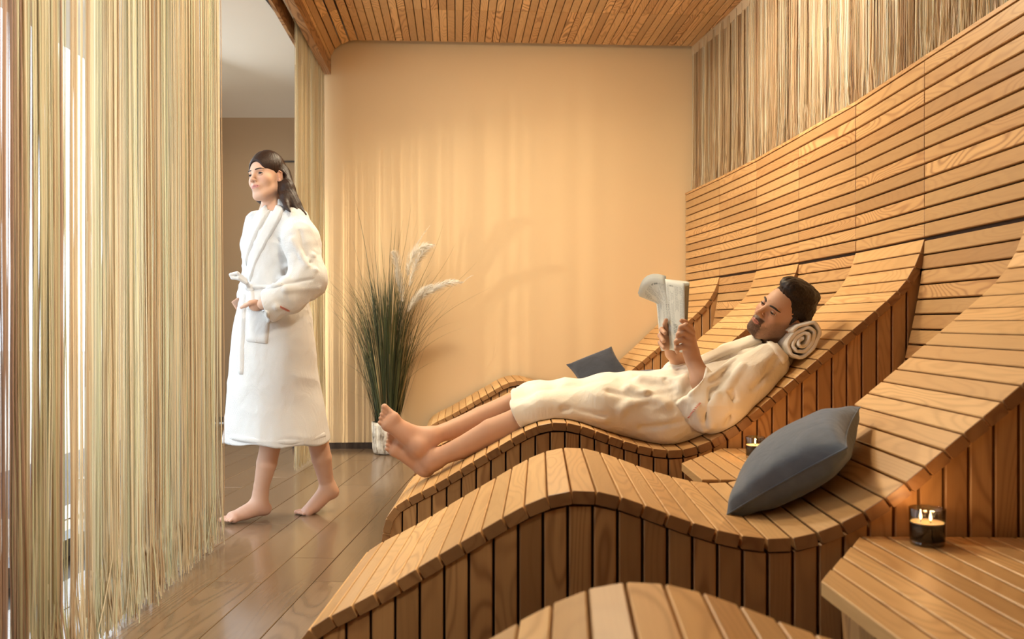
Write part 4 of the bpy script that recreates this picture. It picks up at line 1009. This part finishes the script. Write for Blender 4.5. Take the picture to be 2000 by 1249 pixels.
# robe
S_ = .60
def sq(pt): pt = np.array(pt, f32); return pt
Rm = Field()
def flat_chain(F_, nodes, Yc, s, k, op='add'):
    for (a, b_) in zip(nodes[:-1], nodes[1:]):
        A_ = w3(a[0], a[1], Yc); B_ = w3(b_[0], b_[1], Yc); ra, rb = a[2]*Yc/F, b_[2]*Yc/F
        A2 = A_*V3(1, s, 1); B2 = B_*V3(1, s, 1); ba = B2-A2; L2 = float(ba@ba)
        def f(p, A2=A2, ba=ba, L2=L2, ra=ra, rb=rb):
            pp = p*V3(1, s, 1); h = np.clip(((pp-A2)@ba)/L2, 0, 1); return np.linalg.norm(pp-A2-h[:, None]*ba, axis=1)-(ra+(rb-ra)*h)
        F_.fn(f, (A_+B_)/2, float(np.linalg.norm(B_-A_))/2+max(ra, rb)/s, k, op)
flat_chain(Rm, [(950,800,28),(1010,795,33),(1060,788,36),(1110,783,38),(1176,786,50),(1240,795,60),(1300,797,70),(1350,788,68),(1400,768,68),(1450,738,72),(1490,712,56)], MY, .62, .03)
Rm.chain([w3(975,820,3.46), w3(1060,806,3.45), w3(1176,800,3.46), w3(1300,815,3.47), w3(1380,800,3.48)], [.062,.064,.085,.108,.10], .04)
Rm.chain([w3(975,793,3.70), w3(1050,775,3.70), w3(1176,772,3.70), w3(1280,770,3.68)], [.050,.058,.078,.095], .04)
Rm.chain([w3(1478,675,3.52), w3(1505,684,3.53), w3(1530,702,3.52)], [.036,.042,.030], .03)           # collar
Rs = Field()
Rs.chain([w3(1500,712,3.42), w3(1462,744,3.38), w3(1408,792,3.355), w3(1385,790,3.36)], [.078,.086,.098,.096], .03)       # near sleeve
Rs.chain([w3(1390,797,3.355), w3(1345,752,3.385), w3(1325,735,3.39)], [.092,.086,.084], .03)
Rs2 = Field(); Rs2.chain([w3(1480,695,3.76), w3(1390,738,3.78), w3(1332,722,3.70), w3(1318,712,3.68)], [.065,.062,.054,.048], .03)           # far sleeve
# near cuff
c0 = w3(1377,721,3.38); c1 = w3(1317,789,3.38); cm = (c0+c1)/2; cn2 = np.array((-.755, 0, .655), f32)
Rs.fn(lambda p: np.maximum(-((p-cm)@cn2), np.maximum(p[:, 1]-3.50, np.abs((p-cm)@V3(.655,0,.755))-.12)), cm, .3, .003, 'sub')
Rs.chain([w3(1370,775,3.37), w3(1340,748,3.385)], [.055,.076], .004, 'sub')
# far cuff
g0 = w3(1312,706,3.68); gn = np.array((-.5, 0, .86), f32)
Rs2.fn(lambda p: np.maximum(-((p-g0)@gn), np.linalg.norm(p-g0, axis=1)-.11), g0, .15, .003, 'sub')
Rm.fn(lambda p: Rs(p), w3(1420,770,3.38), .32, .007); Rm.fn(lambda p: Rs2(p), w3(1400,720,3.74), .36, .02)
# belt knot bundle and gathered cloth near the waist
for (a0, a1, r0) in (((1255,745),(1330,748),.020), ((1230,760),(1300,790),.014), ((1325,760),(1345,730),.016), ((1262,770),(1215,800),.012)):
    ha, hb = hit(Rm, *a0), hit(Rm, *a1)
    if ha is not None and hb is not None: Rm.cone(ha, hb, r0, r0*.7, .03)
for (a0, a1, r0) in (((1392,762),(1375,826),.010), ((1410,756),(1437,778),.008), ((1240,778),(1318,760),.009), ((1100,800),(1180,815),.008), ((1452,690),(1400,700),.006), ((1190,765),(1250,775),.008), ((1255,838),(1345,822),.010), ((1425,735),(1392,765),.008), ((1420,830),(1432,765),.007), ((1300,740),(1345,778),.008), ((1520,700),(1470,760),.006)):
    ha, hb = hit(Rm, *a0), hit(Rm, *a1)
    if ha is not None and hb is not None: Rm.cone(ha, hb, r0, r0*.5, .020, 'sub')
for (a0, a1, r0) in (((1400,770),(1390,832),.008), ((1418,760),(1450,715),.010), ((1180,822),(1120,806),.008), ((1382,740),(1440,700),.008), ((1362,800),(1375,838),.008)):
    ha, hb = hit(Rm, *a0), hit(Rm, *a1)
    if ha is not None and hb is not None: Rm.cone(ha, hb, r0, r0*.6, .022)
# hem cut and hollow
hp = w3(1000, 792, 3.5); hn = np.array((-68., 0, 39.), f32); hn /= np.linalg.norm(hn); hn = np.array((-.868, -.12, .49), f32)
hp = w3(1006, 800, 3.48); hn = np.array((-.87, .17, -.46), f32); hn /= np.linalg.norm(hn)
Rm.fn(lambda p: -((p-hp)@hn), hp, .5, .002, 'sub')
Rm.chain([w3(960,824,3.47), w3(1040,806,3.47)], [.052,.056], .004, 'sub'); Rm.chain([w3(960,800,3.69), w3(1040,778,3.69)], [.043,.048], .004, 'sub'); flat_chain(Rm, [(950,800,20),(1040,790,25)], MY, .62, .004, 'sub')
Rm.chain([hm.w(0,-.02,-.05), hm.w(.0,-.03,-.118)], [.066,.066], .008, 'sub')
Rm.fn(lambda p: LOUNGE(p), (.5,3.6,.5), 3.0, .004, 'sub')
v, q = surfnet(Rm, (-.06,3.24,.36), (1.22,3.98,1.02), .0044)
n = vnorm(v, q)
# folds run around the legs and the trunk
pr_ = np.stack([v[:, 0]*5+v[:, 2]*9, v[:, 1]*6, v[:, 2]*8-v[:, 0]*5], 1)
disp = .013*(ridged(pr_*1.0, 11)-.65)+.005*(ridged(pr_*V3(1.8,1.4,2.6)+3.1, 12)-.6)
free = np.clip((v[:, 2]-zsurf2(v[:, 0]))/.02, 0, 1); edge = np.clip(np.abs((v-hp)@hn)/.02, 0, 1)
v2 = v+n*(disp*free*edge)[:, None].astype(f32); v2[:, 2] = np.maximum(v2[:, 2], zsurf2(v2[:, 0])+.001)
obj('robe', npmesh('robe', v2, q, M['robe_m']), man)
patch_mesh('lapel', Rm, [(1470,655),(1432,668),(1395,684),(1362,700)], [(1500,664),(1455,680),(1410,698),(1372,712)], 7, 22, M['robe_m'], man, off=.010)
patch_mesh('collar', Rm, [(1478,656),(1512,668),(1540,700)], [(1494,668),(1508,684),(1530,712)], 6, 16, M['robe_m'], man, off=.012)
b = MB()
for i in range(12):
    x = 1347+i*1.9; y = 815-i*2.35
    stroke(Rm, [(x-1.5, y-1), (x+1.6, y-.3), (x-.6, y-1.4), (x+2.2, y-1.6)], .0009, b, .008)
b.build('embroidered_words', M['red'], man)
print('man', __import__('time').time()-T1)

# ------------------------------------------------------------ newspaper in the man's hands
def paperm(name, folded=False):
    m = mat(name, (.62,.60,.54), .8); t = NT(m); uv = t.n('ShaderNodeTexCoord').outputs['UV']; sp = t.n('ShaderNodeSeparateXYZ'); t.l(uv, sp.inputs[0])
    u_, v_ = sp.outputs[0], sp.outputs[1]
    line = t.math('GREATER_THAN', t.math('FRACT', t.math('MULTIPLY', v_, 62.0)), .45)
    word = t.math('GREATER_THAN', t.noise(t.mapping(uv, (70, 62, 1)), 1.0, 0), .42)
    colm = t.math('FRACT', t.math('MULTIPLY', u_, 4.0)); cg = t.math('MULTIPLY', t.math('GREATER_THAN', colm, .09), t.math('LESS_THAN', colm, .91))
    blk = t.math('GREATER_THAN', t.noise(t.mapping(uv, (4, 7, 1)), 1.0, 0), .40)
    ink = t.math('MULTIPLY', t.math('MULTIPLY', line, word), t.math('MULTIPLY', cg, blk))
    br = t.n('ShaderNodeTexBrick'); br.inputs['Scale'].default_value = 1.0; br.inputs['Mortar Size'].default_value = .0; br.inputs['Brick Width'].default_value = .25; br.inputs['Row Height'].default_value = .13
    br.inputs['Color1'].default_value = (0,0,0,1); br.inputs['Color2'].default_value = (1,1,1,1); t.l(uv, br.inputs['Vector'])
    pic = t.math('MULTIPLY', t.math('GREATER_THAN', br.outputs['Color'], .80), t.math('GREATER_THAN', t.noise(t.mapping(uv, (22, 30, 1)), 1.0, 3), .47))
    marg = t.math('MULTIPLY', t.math('MULTIPLY', t.math('GREATER_THAN', u_, .05), t.math('LESS_THAN', u_, .95)), t.math('MULTIPLY', t.math('GREATER_THAN', v_, .04), t.math('LESS_THAN', v_, .93)))
    fac = t.math('MULTIPLY', t.math('MAXIMUM', t.math('MULTIPLY', ink, .55), t.math('MULTIPLY', pic, .75)), marg)
    t.l(t.mix(fac, (.66,.65,.58), (.13,.14,.13)), t.p.inputs['Base Color'])
    tr = t.n('ShaderNodeBsdfTranslucent'); tr.inputs[0].default_value = (.6,.56,.46,1); mx = t.n('ShaderNodeMixShader'); mx.inputs[0].default_value = .15
    t.l(t.p.outputs[0], mx.inputs[1]); t.l(tr.outputs[0], mx.inputs[2]); t.l(mx.outputs[0], t.t.nodes['Material Output'].inputs[0]); return m
M['paper'] = paperm('newsprint')
news = thing('newspaper', 'folded open newspaper held up by the lying man', 'newspaper', tuple(w3(1318, 620, 3.48)))
def sheet(name, f, nu=10, nv=16, parent=news, th=.0006):
    G = [[Vector(f(i/nu, j/nv)) for i in range(nu+1)] for j in range(nv+1)]; vs = []; uvs = []; fs = []
    def nrm(i, j):
        a = G[j][min(i+1, nu)]-G[j][max(i-1, 0)]; c = G[min(j+1, nv)][i]-G[max(j-1, 0)][i]; return a.cross(c).normalized()
    for sd in (1, -1):
        for j in range(nv+1):
            for i in range(nu+1): vs.append(G[j][i]+nrm(i, j)*th*sd); uvs.append((i/nu, j/nv))
    N_ = (nu+1)*(nv+1)
    for j in range(nv):
        for i in range(nu):
            a = j*(nu+1)+i; fs.append((a, a+1, a+nu+2, a+nu+1)); fs.append((N_+a, N_+a+nu+1, N_+a+nu+2, N_+a+1))
    for j in range(nv):
        a = j*(nu+1); fs.append((a, a+nu+1, N_+a+nu+1, N_+a)); a += nu; fs.append((a, N_+a, N_+a+nu+1, a+nu+1))
    for i in range(nu):
        fs.append((i, N_+i, N_+i+1, i+1)); a = nv*(nu+1)+i; fs.append((a, a+1, N_+a+1, N_+a))
    me = mesh(name, vs, fs, M['paper'], True); ul = me.uv_layers.new(name='UVMap')
    for p in me.polygons:
        for li in p.loop_indices: ul.data[li].uv = uvs[me.loops[li].vertex_index]
    return obj(name, me, parent)
def quad(p00, p10, p11, p01, bow=(0,0,0), curl=0):
    p00, p10, p11, p01 = map(Vector, (p00, p10, p11, p01)); bow = Vector(bow)
    def f(u, v): return p00*(1-u)*(1-v)+p10*u*(1-v)+p11*u*v+p01*(1-u)*v+bow*math.sin(PI*u)*(1-.3*v)+Vector((curl*.5,0,curl))*u*u*v*v
    return f
# near half: spine on the left, outer edge towards the camera and the right
sheet('page', quad(W(1311,684,3.56), W(1338,690,3.44), W(1337,553,3.40), W(1299,545,3.56), (-.006,-.004,0)))
for k in range(5):
    dx = .0035*(k+1)
    sheet('page', quad(W(1313+k,683,3.57), W(1334+k*1.5,684,3.46), W(1338.5+2*k,554-.6*k,3.41+.012*k), W(1301+k,546,3.57), (dx,.004,0)))
# far half with its top corner flopping over to the left
def far(u, v, o=0):
    a = W(1311,684,3.56); b_ = W(1299,545,3.56); s = a.lerp(b_, v); out = Vector((.02+.01*o, .20, 0))
    fl_ = max(0, (v-.70)/.30); out = Vector((-.010-.004*o, .17, -.01)); p = s+out*u
    p += Vector((-.062*math.sin(min(1, u*1.2)*PI/2)*fl_-.012*u*fl_, -.03*u*fl_, (-.055*u*u+.022*math.sin(u*PI))*fl_)); return p
for k in range(3): sheet('page', lambda u, v, k=k: far(u, v, k)+Vector((.002*k, .002*k, .006*k)))

# ------------------------------------------------------------ rolled towel under the man's neck
tw = thing('rolled_towel', "cream rolled towel under the man's neck", 'towel', tuple(w3(1568, 690, 3.5)))
tc_ = W(1569, 667, 3.36); ax1 = Vector((.66, 0, .75)).normalized(); ax2 = Vector((-ax1.z, 0, ax1.x))
sp = []
for a in np.linspace(.6, 2*PI*3.25, 110):
    r = .007+.0150*a/(2*PI); wv = 1+.05*math.sin(a*3.1)+.03*math.sin(a*7.3)
    sp.append(ax1*math.cos(a)*r*1.50*wv+ax2*math.sin(a)*r*.98*wv)
sp.append(sp[-1]*1.0+ax1*.005)
b = MB(); th = .0068; n = len(sp); vs = []; Ls = [0, .006, .20, .36, .37]
for li, L in enumerate(Ls):
    for i, p in enumerate(sp):
        t_ = (sp[min(i+1, n-1)]-sp[max(i-1, 0)]).normalized(); nn = Vector((-t_.z, 0, t_.x)); k = .55 if li in (0, 4) else 1
        wob = .006*math.sin(i*.35+L*9) if li == 0 else .0015*math.sin(i*.9+L*31)
        vs += [tc_+p+nn*th*k+Vector((0, L+wob, 0)), tc_+p-nn*th*k+Vector((0, L+wob, 0))]
fs = []; m_ = 2*n
for li in range(len(Ls)-1):
    for i in range(n-1):
        a = li*m_+2*i; fs += [(a, a+2, a+m_+2, a+m_), (a+1, a+m_+1, a+m_+3, a+3)]
    a = li*m_; fs.append((a, a+m_, a+m_+1, a+1)); a = li*m_+2*(n-1); fs.append((a, a+1, a+m_+1, a+m_))
for i in range(n-1):
    a = 2*i; fs.append((a, a+1, a+3, a+2)); a = (len(Ls)-1)*m_+2*i; fs.append((a, a+2, a+3, a+1))
b.add(vs, fs); b.build('towel_roll', M['terry'], tw, True)
# ------------------------------------------------------------ cushions
def velvet(name, col, col2):
    m = mat(name, col, .85); t = NT(m); tc = t.n('ShaderNodeTexCoord').outputs['Object']
    n = t.noise(tc, 14, 4, .6, .5); t.l(t.ramp(n, [(.3, col), (.7, col2)]), t.p.inputs['Base Color']); t.p.inputs['Sheen Weight'].default_value = .5
    t.p.inputs['Sheen Tint'].default_value = (.6,.7,.9,1)
    b = t.n('ShaderNodeBump'); b.inputs['Strength'].default_value = .5; b.inputs['Distance'].default_value = .006; t.l(t.noise(tc, 16, 3, .5, 1.0), b.inputs['Height'])
    b2 = t.n('ShaderNodeBump'); b2.inputs['Strength'].default_value = .25; b2.inputs['Distance'].default_value = .001; t.l(t.noise(tc, 600, 2), b2.inputs['Height']); t.l(b.outputs[0], b2.inputs['Normal']); t.l(b2.outputs[0], t.p.inputs['Normal']); return m
M['grey'] = velvet('blue_grey_velvet', (.085,.105,.135), (.125,.145,.175))
M['navy'] = velvet('dark_blue_linen', (.020,.024,.034), (.032,.037,.050))
def cushion(label, c, U, V_, hu, hv, th, m, seed=1, group=None):
    c, U, V_ = Vector(c), Vector(U).normalized(), Vector(V_); V_ = (V_-U*V_.dot(U)).normalized(); N_ = U.cross(V_)
    if N_.z < 0: N_ = -N_
    T = thing('cushion', label, 'cushion', tuple(c-N_*th*.4), group)
    n = 34; vs = []; fs = []
    def pos(i, j, sg):
        u, v = -1+2*i/n, -1+2*j/n
        e = (max(0, 1-u**2)*max(0, 1-v**2))**.42; w = 1-.10*(1-u*u)*abs(v)**6 ; w2 = 1-.10*(1-v*v)*abs(u)**6
        wr = .05*math.sin(u*9+v*4+seed)*math.exp(-((abs(u)-.9)**2+(abs(v)-.8)**2)*9)+.018*math.sin(u*3.1+seed*2)*math.cos(v*4.3)
        return c+U*u*hu*w2+V_*v*hv*w+N_*(sg*th*.5*e*(1+wr*3))
    for sg in (1, -1):
        for j in range(n+1):
            for i in range(n+1): vs.append(pos(i, j, sg))
    K = (n+1)**2; hand = U.cross(V_).dot(N_) > 0
    for sg, o in ((1, 0), (-1, K)):
        for j in range(n):
            for i in range(n):
                a = o+j*(n+1)+i; q = (a, a+1, a+n+2, a+n+1); fs.append(q if (sg > 0) == hand else q[::-1])
    obj('cover', mesh('cover', vs, fs, m, True), T)
    b = MB(); ring = [(i, 0) for i in range(n)]+[(n, j) for j in range(n)]+[(n-i, n) for i in range(n)]+[(0, n-j) for j in range(n)]+[(0, 0)]
    b.tube([pos(i, j, 1) for i, j in ring], .0022, 5, closed_ends=False); b.build('seam', m, T, True); return T
P1 = W(1427, 990, 2.14); P2 = W(1664, 857, 2.0); P3 = W(1654, 800, 2.38)
c_ = (P1+P2)/2+(P3-P2)/2+Vector((.012,0,-.008)); cushion('big blue-grey velvet cushion on the seat of the second lounger from the camera', c_, P2-P1, P3-P2, (P2-P1).length/2, (P3-P2).length/2*1.0, .155, M['grey'])
Q1 = W(1122, 712, 6.25); Q2 = W(1206, 678, 6.30); Q3 = W(1212, 738, 6.18)
cushion('dark navy cushion standing on the farthest lounger, beyond the man', W(1168,722,6.25), Q2-Q1, Vector((.12,-.20,-.17)), .175, .15, .10, M['navy'], 3)
cushion("dark cushion lying flat on the lounger behind the man's raised hands", W(1272,738,4.95), (1,-.05,.02), (0,1,.05), .12, .16, .08, M['navy'], 5)
# ------------------------------------------------------------ candles in glasses
M['darkglass'] = mat('smoked_black_glass', (.012,.012,.012), .08)
M['clear'] = glassm('clear_glass', (.80,.78,.74), .10)
M['smoke'] = glassm('smoked_glass', (.62,.58,.52), .08)
M['wax'] = mat('candle_wax', (.85,.76,.58), .4, Subsurface_Weight=.5)
M['wax'].node_tree.nodes['Principled BSDF'].inputs['Subsurface Radius'].default_value = (.02,.01,.005)
M['flame'] = bpy.data.materials.new('flame'); M['flame'].use_nodes = True
_t = M['flame'].node_tree; _t.nodes.clear(); _e = _t.nodes.new('ShaderNodeEmission'); _e.inputs[0].default_value = (1,.78,.42,1); _e.inputs[1].default_value = 14; _o = _t.nodes.new('ShaderNodeOutputMaterial'); _t.links.new(_e.outputs[0], _o.inputs[0])
def lathe(name, prof_, seg, m, parent, c, smooth=True):
    vs = []; fs = []
    for r, z in prof_:
        for k in range(seg): vs.append((c[0]+r*math.cos(2*PI*k/seg), c[1]+r*math.sin(2*PI*k/seg), c[2]+z))
    n = len(prof_)
    for i in range(n-1):
        for k in range(seg):
            k2 = (k+1) % seg; fs.append((i*seg+k, i*seg+k2, (i+1)*seg+k2, (i+1)*seg+k))
    return obj(name, mesh(name, vs, fs, m, smooth), parent)
def candle(label, c, R_, H_, wicks, power):
    T = thing('candle', label, 'candle', tuple(c), 'candles in dark glasses')
    lathe('glass_base', [(0,.0005),(R_*.90,.0005),(R_*.94,.003),(R_*.94,H_*.13),(0,H_*.13)], 32, M['clear'], T, c)
    lathe('glass', [(0,H_*.131),(R_*.94,H_*.131),(R_*.955,H_*.14),(R_*.97,H_*.60),(R_,H_*.995),(R_*.985,H_),(R_*.955,H_*.995),(R_*.93,H_*.62)], 32, M['smoke'], T, c)
    lathe('dark_lining', [(0,H_*.15),(R_*.90,H_*.15),(R_*.925,H_*.60),(R_*.92,H_*.60)], 32, M['darkglass'], T, c)
    lathe('wax', [(0,H_*.60),(R_*.6,H_*.60),(R_*.86,H_*.605),(R_*.915,H_*.625),(R_*.92,H_*.60),(R_*.9,H_*.3)], 32, M['wax'], T, c)
    for (dx, dy) in wicks:
        b = MB(); b.tube([c+Vector((dx,dy,H_*.60)), c+Vector((dx+.0006,dy,H_*.68))], .0009, 5); b.build('wick', M['brow'], T)
        cc = c+Vector((dx,dy,H_*.66)); lathe('flame', [(0.0003,0),(.0021,.002),(.0031,.006),(.0026,.011),(.0012,.016),(.0002,.021)], 12, M['flame'], T, cc)
        d = bpy.data.lights.new('flame_light', 'POINT'); d.energy = power; d.color = (1,.55,.22); d.shadow_soft_size = .006; o = bpy.data.objects.new('flame_light', d); C.objects.link(o); o.location = cc+Vector((0,0,.034))
c1 = W(1811, 1078, 1.0); Yc = (CZ-TZ)*F/(1064-HY); c1 = W(1811, 1064, Yc); c1.z = TZ+.0
candle('dark glass candle with two flames, large in the right foreground', c1, .0355, .075, [(.004,-.006), (-.010,.008)], .18)
Yc2 = 3.02; c2 = W(1475, 0, Yc2); c2.z = TZ
candle("small dark glass candle on the table between the cushion and the man's lounger", c2, .0325, .072, [(0,0)], 1.1)
# ------------------------------------------------------------ potted grass
M['pot'] = mat('mottled_stone_pot', (.6,.56,.5), .75); t = NT(M['pot']); tc = t.n('ShaderNodeTexCoord').outputs['Object']
nz = t.noise(t.mapping(tc, (1,1,.6)), 34, 3, .5, .6); t.l(t.ramp(nz, [(.30, (.20,.16,.12)), (.46, (.50,.44,.36)), (.60, (.66,.62,.54))]), t.p.inputs['Base Color']); t.bump(nz, .6, .006)
pc = W(757, 888, 1); Yp = CZ*F/(886-HY); pc = W(757, 886, Yp); pc.z = 0
pl_ = thing('potted_grass', 'tall potted pampas grass with white plumes in front of the tan wall', 'plant', tuple(pc))
HPt = .225
def potr(z): return .098+.012*(z/HPt)
vs = []; fs = []; seg = 48
prof_ = [(0,.002),(.085,.002),(.100,.010),(.106,.04),(.110,.12),(.113,.20),(.112,HPt),(.100,HPt),(.098,HPt-.03),(0,HPt-.03)]
po = lathe('pot', prof_[:-1], seg, M['pot'], pl_, pc)
M['soil'] = mat('dark_soil', (.03,.02,.014), .9); lathe('soil', [(0,HPt-.028),(.099,HPt-.03)], 32, M['soil'], pl_, pc)
M['blade'] = mat('grass_blade', (.08,.12,.04), .5); t = NT(M['blade']); at = t.n('ShaderNodeAttribute', attribute_name='Col'); t.l(at.outputs['Color'], t.p.inputs['Base Color'])
def blade(b, base, th0, lean, droop, L, w, col, tipfine=.1, n=12):
    az = Vector((math.cos(th0), math.sin(th0), 0)); side = Vector((-az.y, az.x, 0)); p = Vector(base); a = lean; st = L/n; vs = []; pts = []
    for i in range(n+1):
        pts.append(p.copy()); t_ = i/n; ww = w*(1-t_)**.7*(.5+.5*min(1, t_*6))
        nn = az*math.cos(a)-Vector((0,0,1))*math.sin(a)
        vs += [p-side*ww+nn*ww*.25, p, p+side*ww+nn*ww*.25]
        p = p+(az*math.sin(a)+Vector((0,0,math.cos(a))))*st; a += droop*(t_**1.5)*st*2.2
    fs = []
    for i in range(n):
        o_ = 3*i; fs += [(o_, o_+1, o_+4, o_+3), (o_+1, o_+2, o_+5, o_+4)]
    b.add(vs, fs, col); return pts
GC = [(.022,.030,.012), (.040,.052,.018), (.065,.078,.028), (.11,.115,.045), (.24,.18,.08), (.42,.30,.14)]
b = MB(); top = pc+Vector((0,0,HPt-.02))
for i in range(720):
    th0 = random.uniform(0, 2*PI); r = .085*math.sqrt(random.random()); base = top+Vector((math.cos(th0)*r, math.sin(th0)*r, 0))
    lean = random.uniform(.0, .30)*(.35+r/.085*.75)
    L = random.triangular(.45, 1.35, .95); dr = random.uniform(.1, 1.1)*(1.3 if L > .9 else .9)
    if math.sin(th0) > .3 and lean > .15: L *= .75
    if i % 9 == 0: L *= 1.25; dr *= .25; lean *= .45
    blade(b, base, th0+random.uniform(-.4, .4), lean, dr, L, random.uniform(.0028, .0056), random.choices(GC, (5,6,5,3,2,1))[0])
b.v = [(max(x_, -1.30), min(y_, 6.56), z_) for x_, y_, z_ in b.v]; o = b.build('grass_blades', M['blade'], pl_, True); o['kind'] = 'stuff'
# a few long arching ones reaching out as in a fountain
def arch(target, h_out, w, col, name='long_blade'):
    p0 = top+Vector((random.uniform(-.04,.04), random.uniform(-.03,.03), 0)); p3 = Vector(target); p1 = p0+Vector(((p3.x-p0.x)*.22, 0, (p3.z-p0.z)*.75)); p2 = p0.lerp(p3, .62)+Vector((0,0,h_out))
    b = MB(); vs = []; n = 18
    for i in range(n+1):
        t_ = i/n; p = p0*(1-t_)**3+p1*3*t_*(1-t_)**2+p2*3*t_*t_*(1-t_)+p3*t_**3; ww = w*(1-t_)**.6+.0003; vs += [p-Vector((0,ww,0))*.5-Vector((ww,0,0))*.5, p+Vector((ww,0,0))*.5+Vector((0,ww,0))*.5]
    b.add(vs, [(2*i, 2*i+1, 2*i+3, 2*i+2) for i in range(n)], col); return b.build(name, M['blade'], pl_, True)
for (px, py, dy, h) in [(640,583,0,.25),(632,604,.05,.28),(656,640,-.1,.22),(742,438,0,.0),(767,404,.03,0),(803,398,0,0),(780,445,.0,0),(866,437,-.05,.05),(958,562,-.1,.22),(932,511,-.05,.14),(908,640,-.12,.2),(908,628,.0,.28),(855,703,-.1,.12),(662,705,-.1,.12),(878,590,-.1,.10),(700,560,0,.12),(890,475,-.06,.08)]:
    arch(W(px, py, Yp+dy), h, .0030, random.choice(GC[:4]))
arch(W(828,832,Yp-.12), -.05, .002, GC[4]); arch(W(672,760,Yp-.15), .02, .002, GC[4])
M['plume'] = mat('pampas_plume', (.92,.86,.74), .9); M['plume'].node_tree.nodes['Principled BSDF'].inputs['Sheen Weight'].default_value = .4
def plume(base, mid, tip, wd_, n=520, col=None, nm='plume'):
    """feathery head along a bent stem"""
    p0, p1, p2 = Vector(base), Vector(mid), Vector(tip); b = MB()
    fc = lambda t_: p0*(1-t_)**2+p1*2*t_*(1-t_)+p2*t_*t_
    b.tube([fc(i/10) for i in range(11)], [.0018*(1-i/12) for i in range(11)], 4)
    for i in range(n):
        t_ = (i+.5)/n; p = fc(t_); d = (fc(min(1, t_+.02))-fc(max(0, t_-.02))).normalized()
        a = Vector((random.gauss(0,1), random.gauss(0,1), random.gauss(0,1))); a = (a-d*a.dot(d)).normalized()
        L = wd_*(math.sin(PI*min(1, t_*.92+.08))**.7)*random.uniform(.6, 1.1); q1 = p+(a*.75+d*.7)*L*.55; q2 = p+(a*.8+d*1.1)*L+Vector((0,0,-L*.25)); w = .0016
        s_ = d.cross(a)*w; b.add([p-s_, p+s_, q1+s_, q1-s_, q2], [(0,1,2,3), (3,2,4)])
    return b.build(nm, M['plume'], pl_, False)
def wp(x, y, dy=0): return W(x, y, Yp+dy)
for pb, pm, pt, w_ in [((778,560),(778,500),(768,492),.055), ((796,540),(800,478),(850,480),.075), ((800,560),(812,500),(838,484),.060), ((800,600),(850,545),(905,552),.060), ((786,590),(782,540),(776,528),.05), ((796,610),(815,570),(845,556),.055), ((812,590),(850,560),(890,546),.045)]:
    plume(wp(*pb, -.10), wp(*pm, -.13), wp(*pt, -.13), w_)
plume(wp(800,500), wp(818,470), wp(840,440), .014, 120)
plume(wp(905,552), wp(915,540), wp(925,538), .01, 30)
for (x, y) in ((785,560),(797,540),(800,600),(790,590)): arch(wp(x, y), .0, .003, GC[1], 'plume_stem')
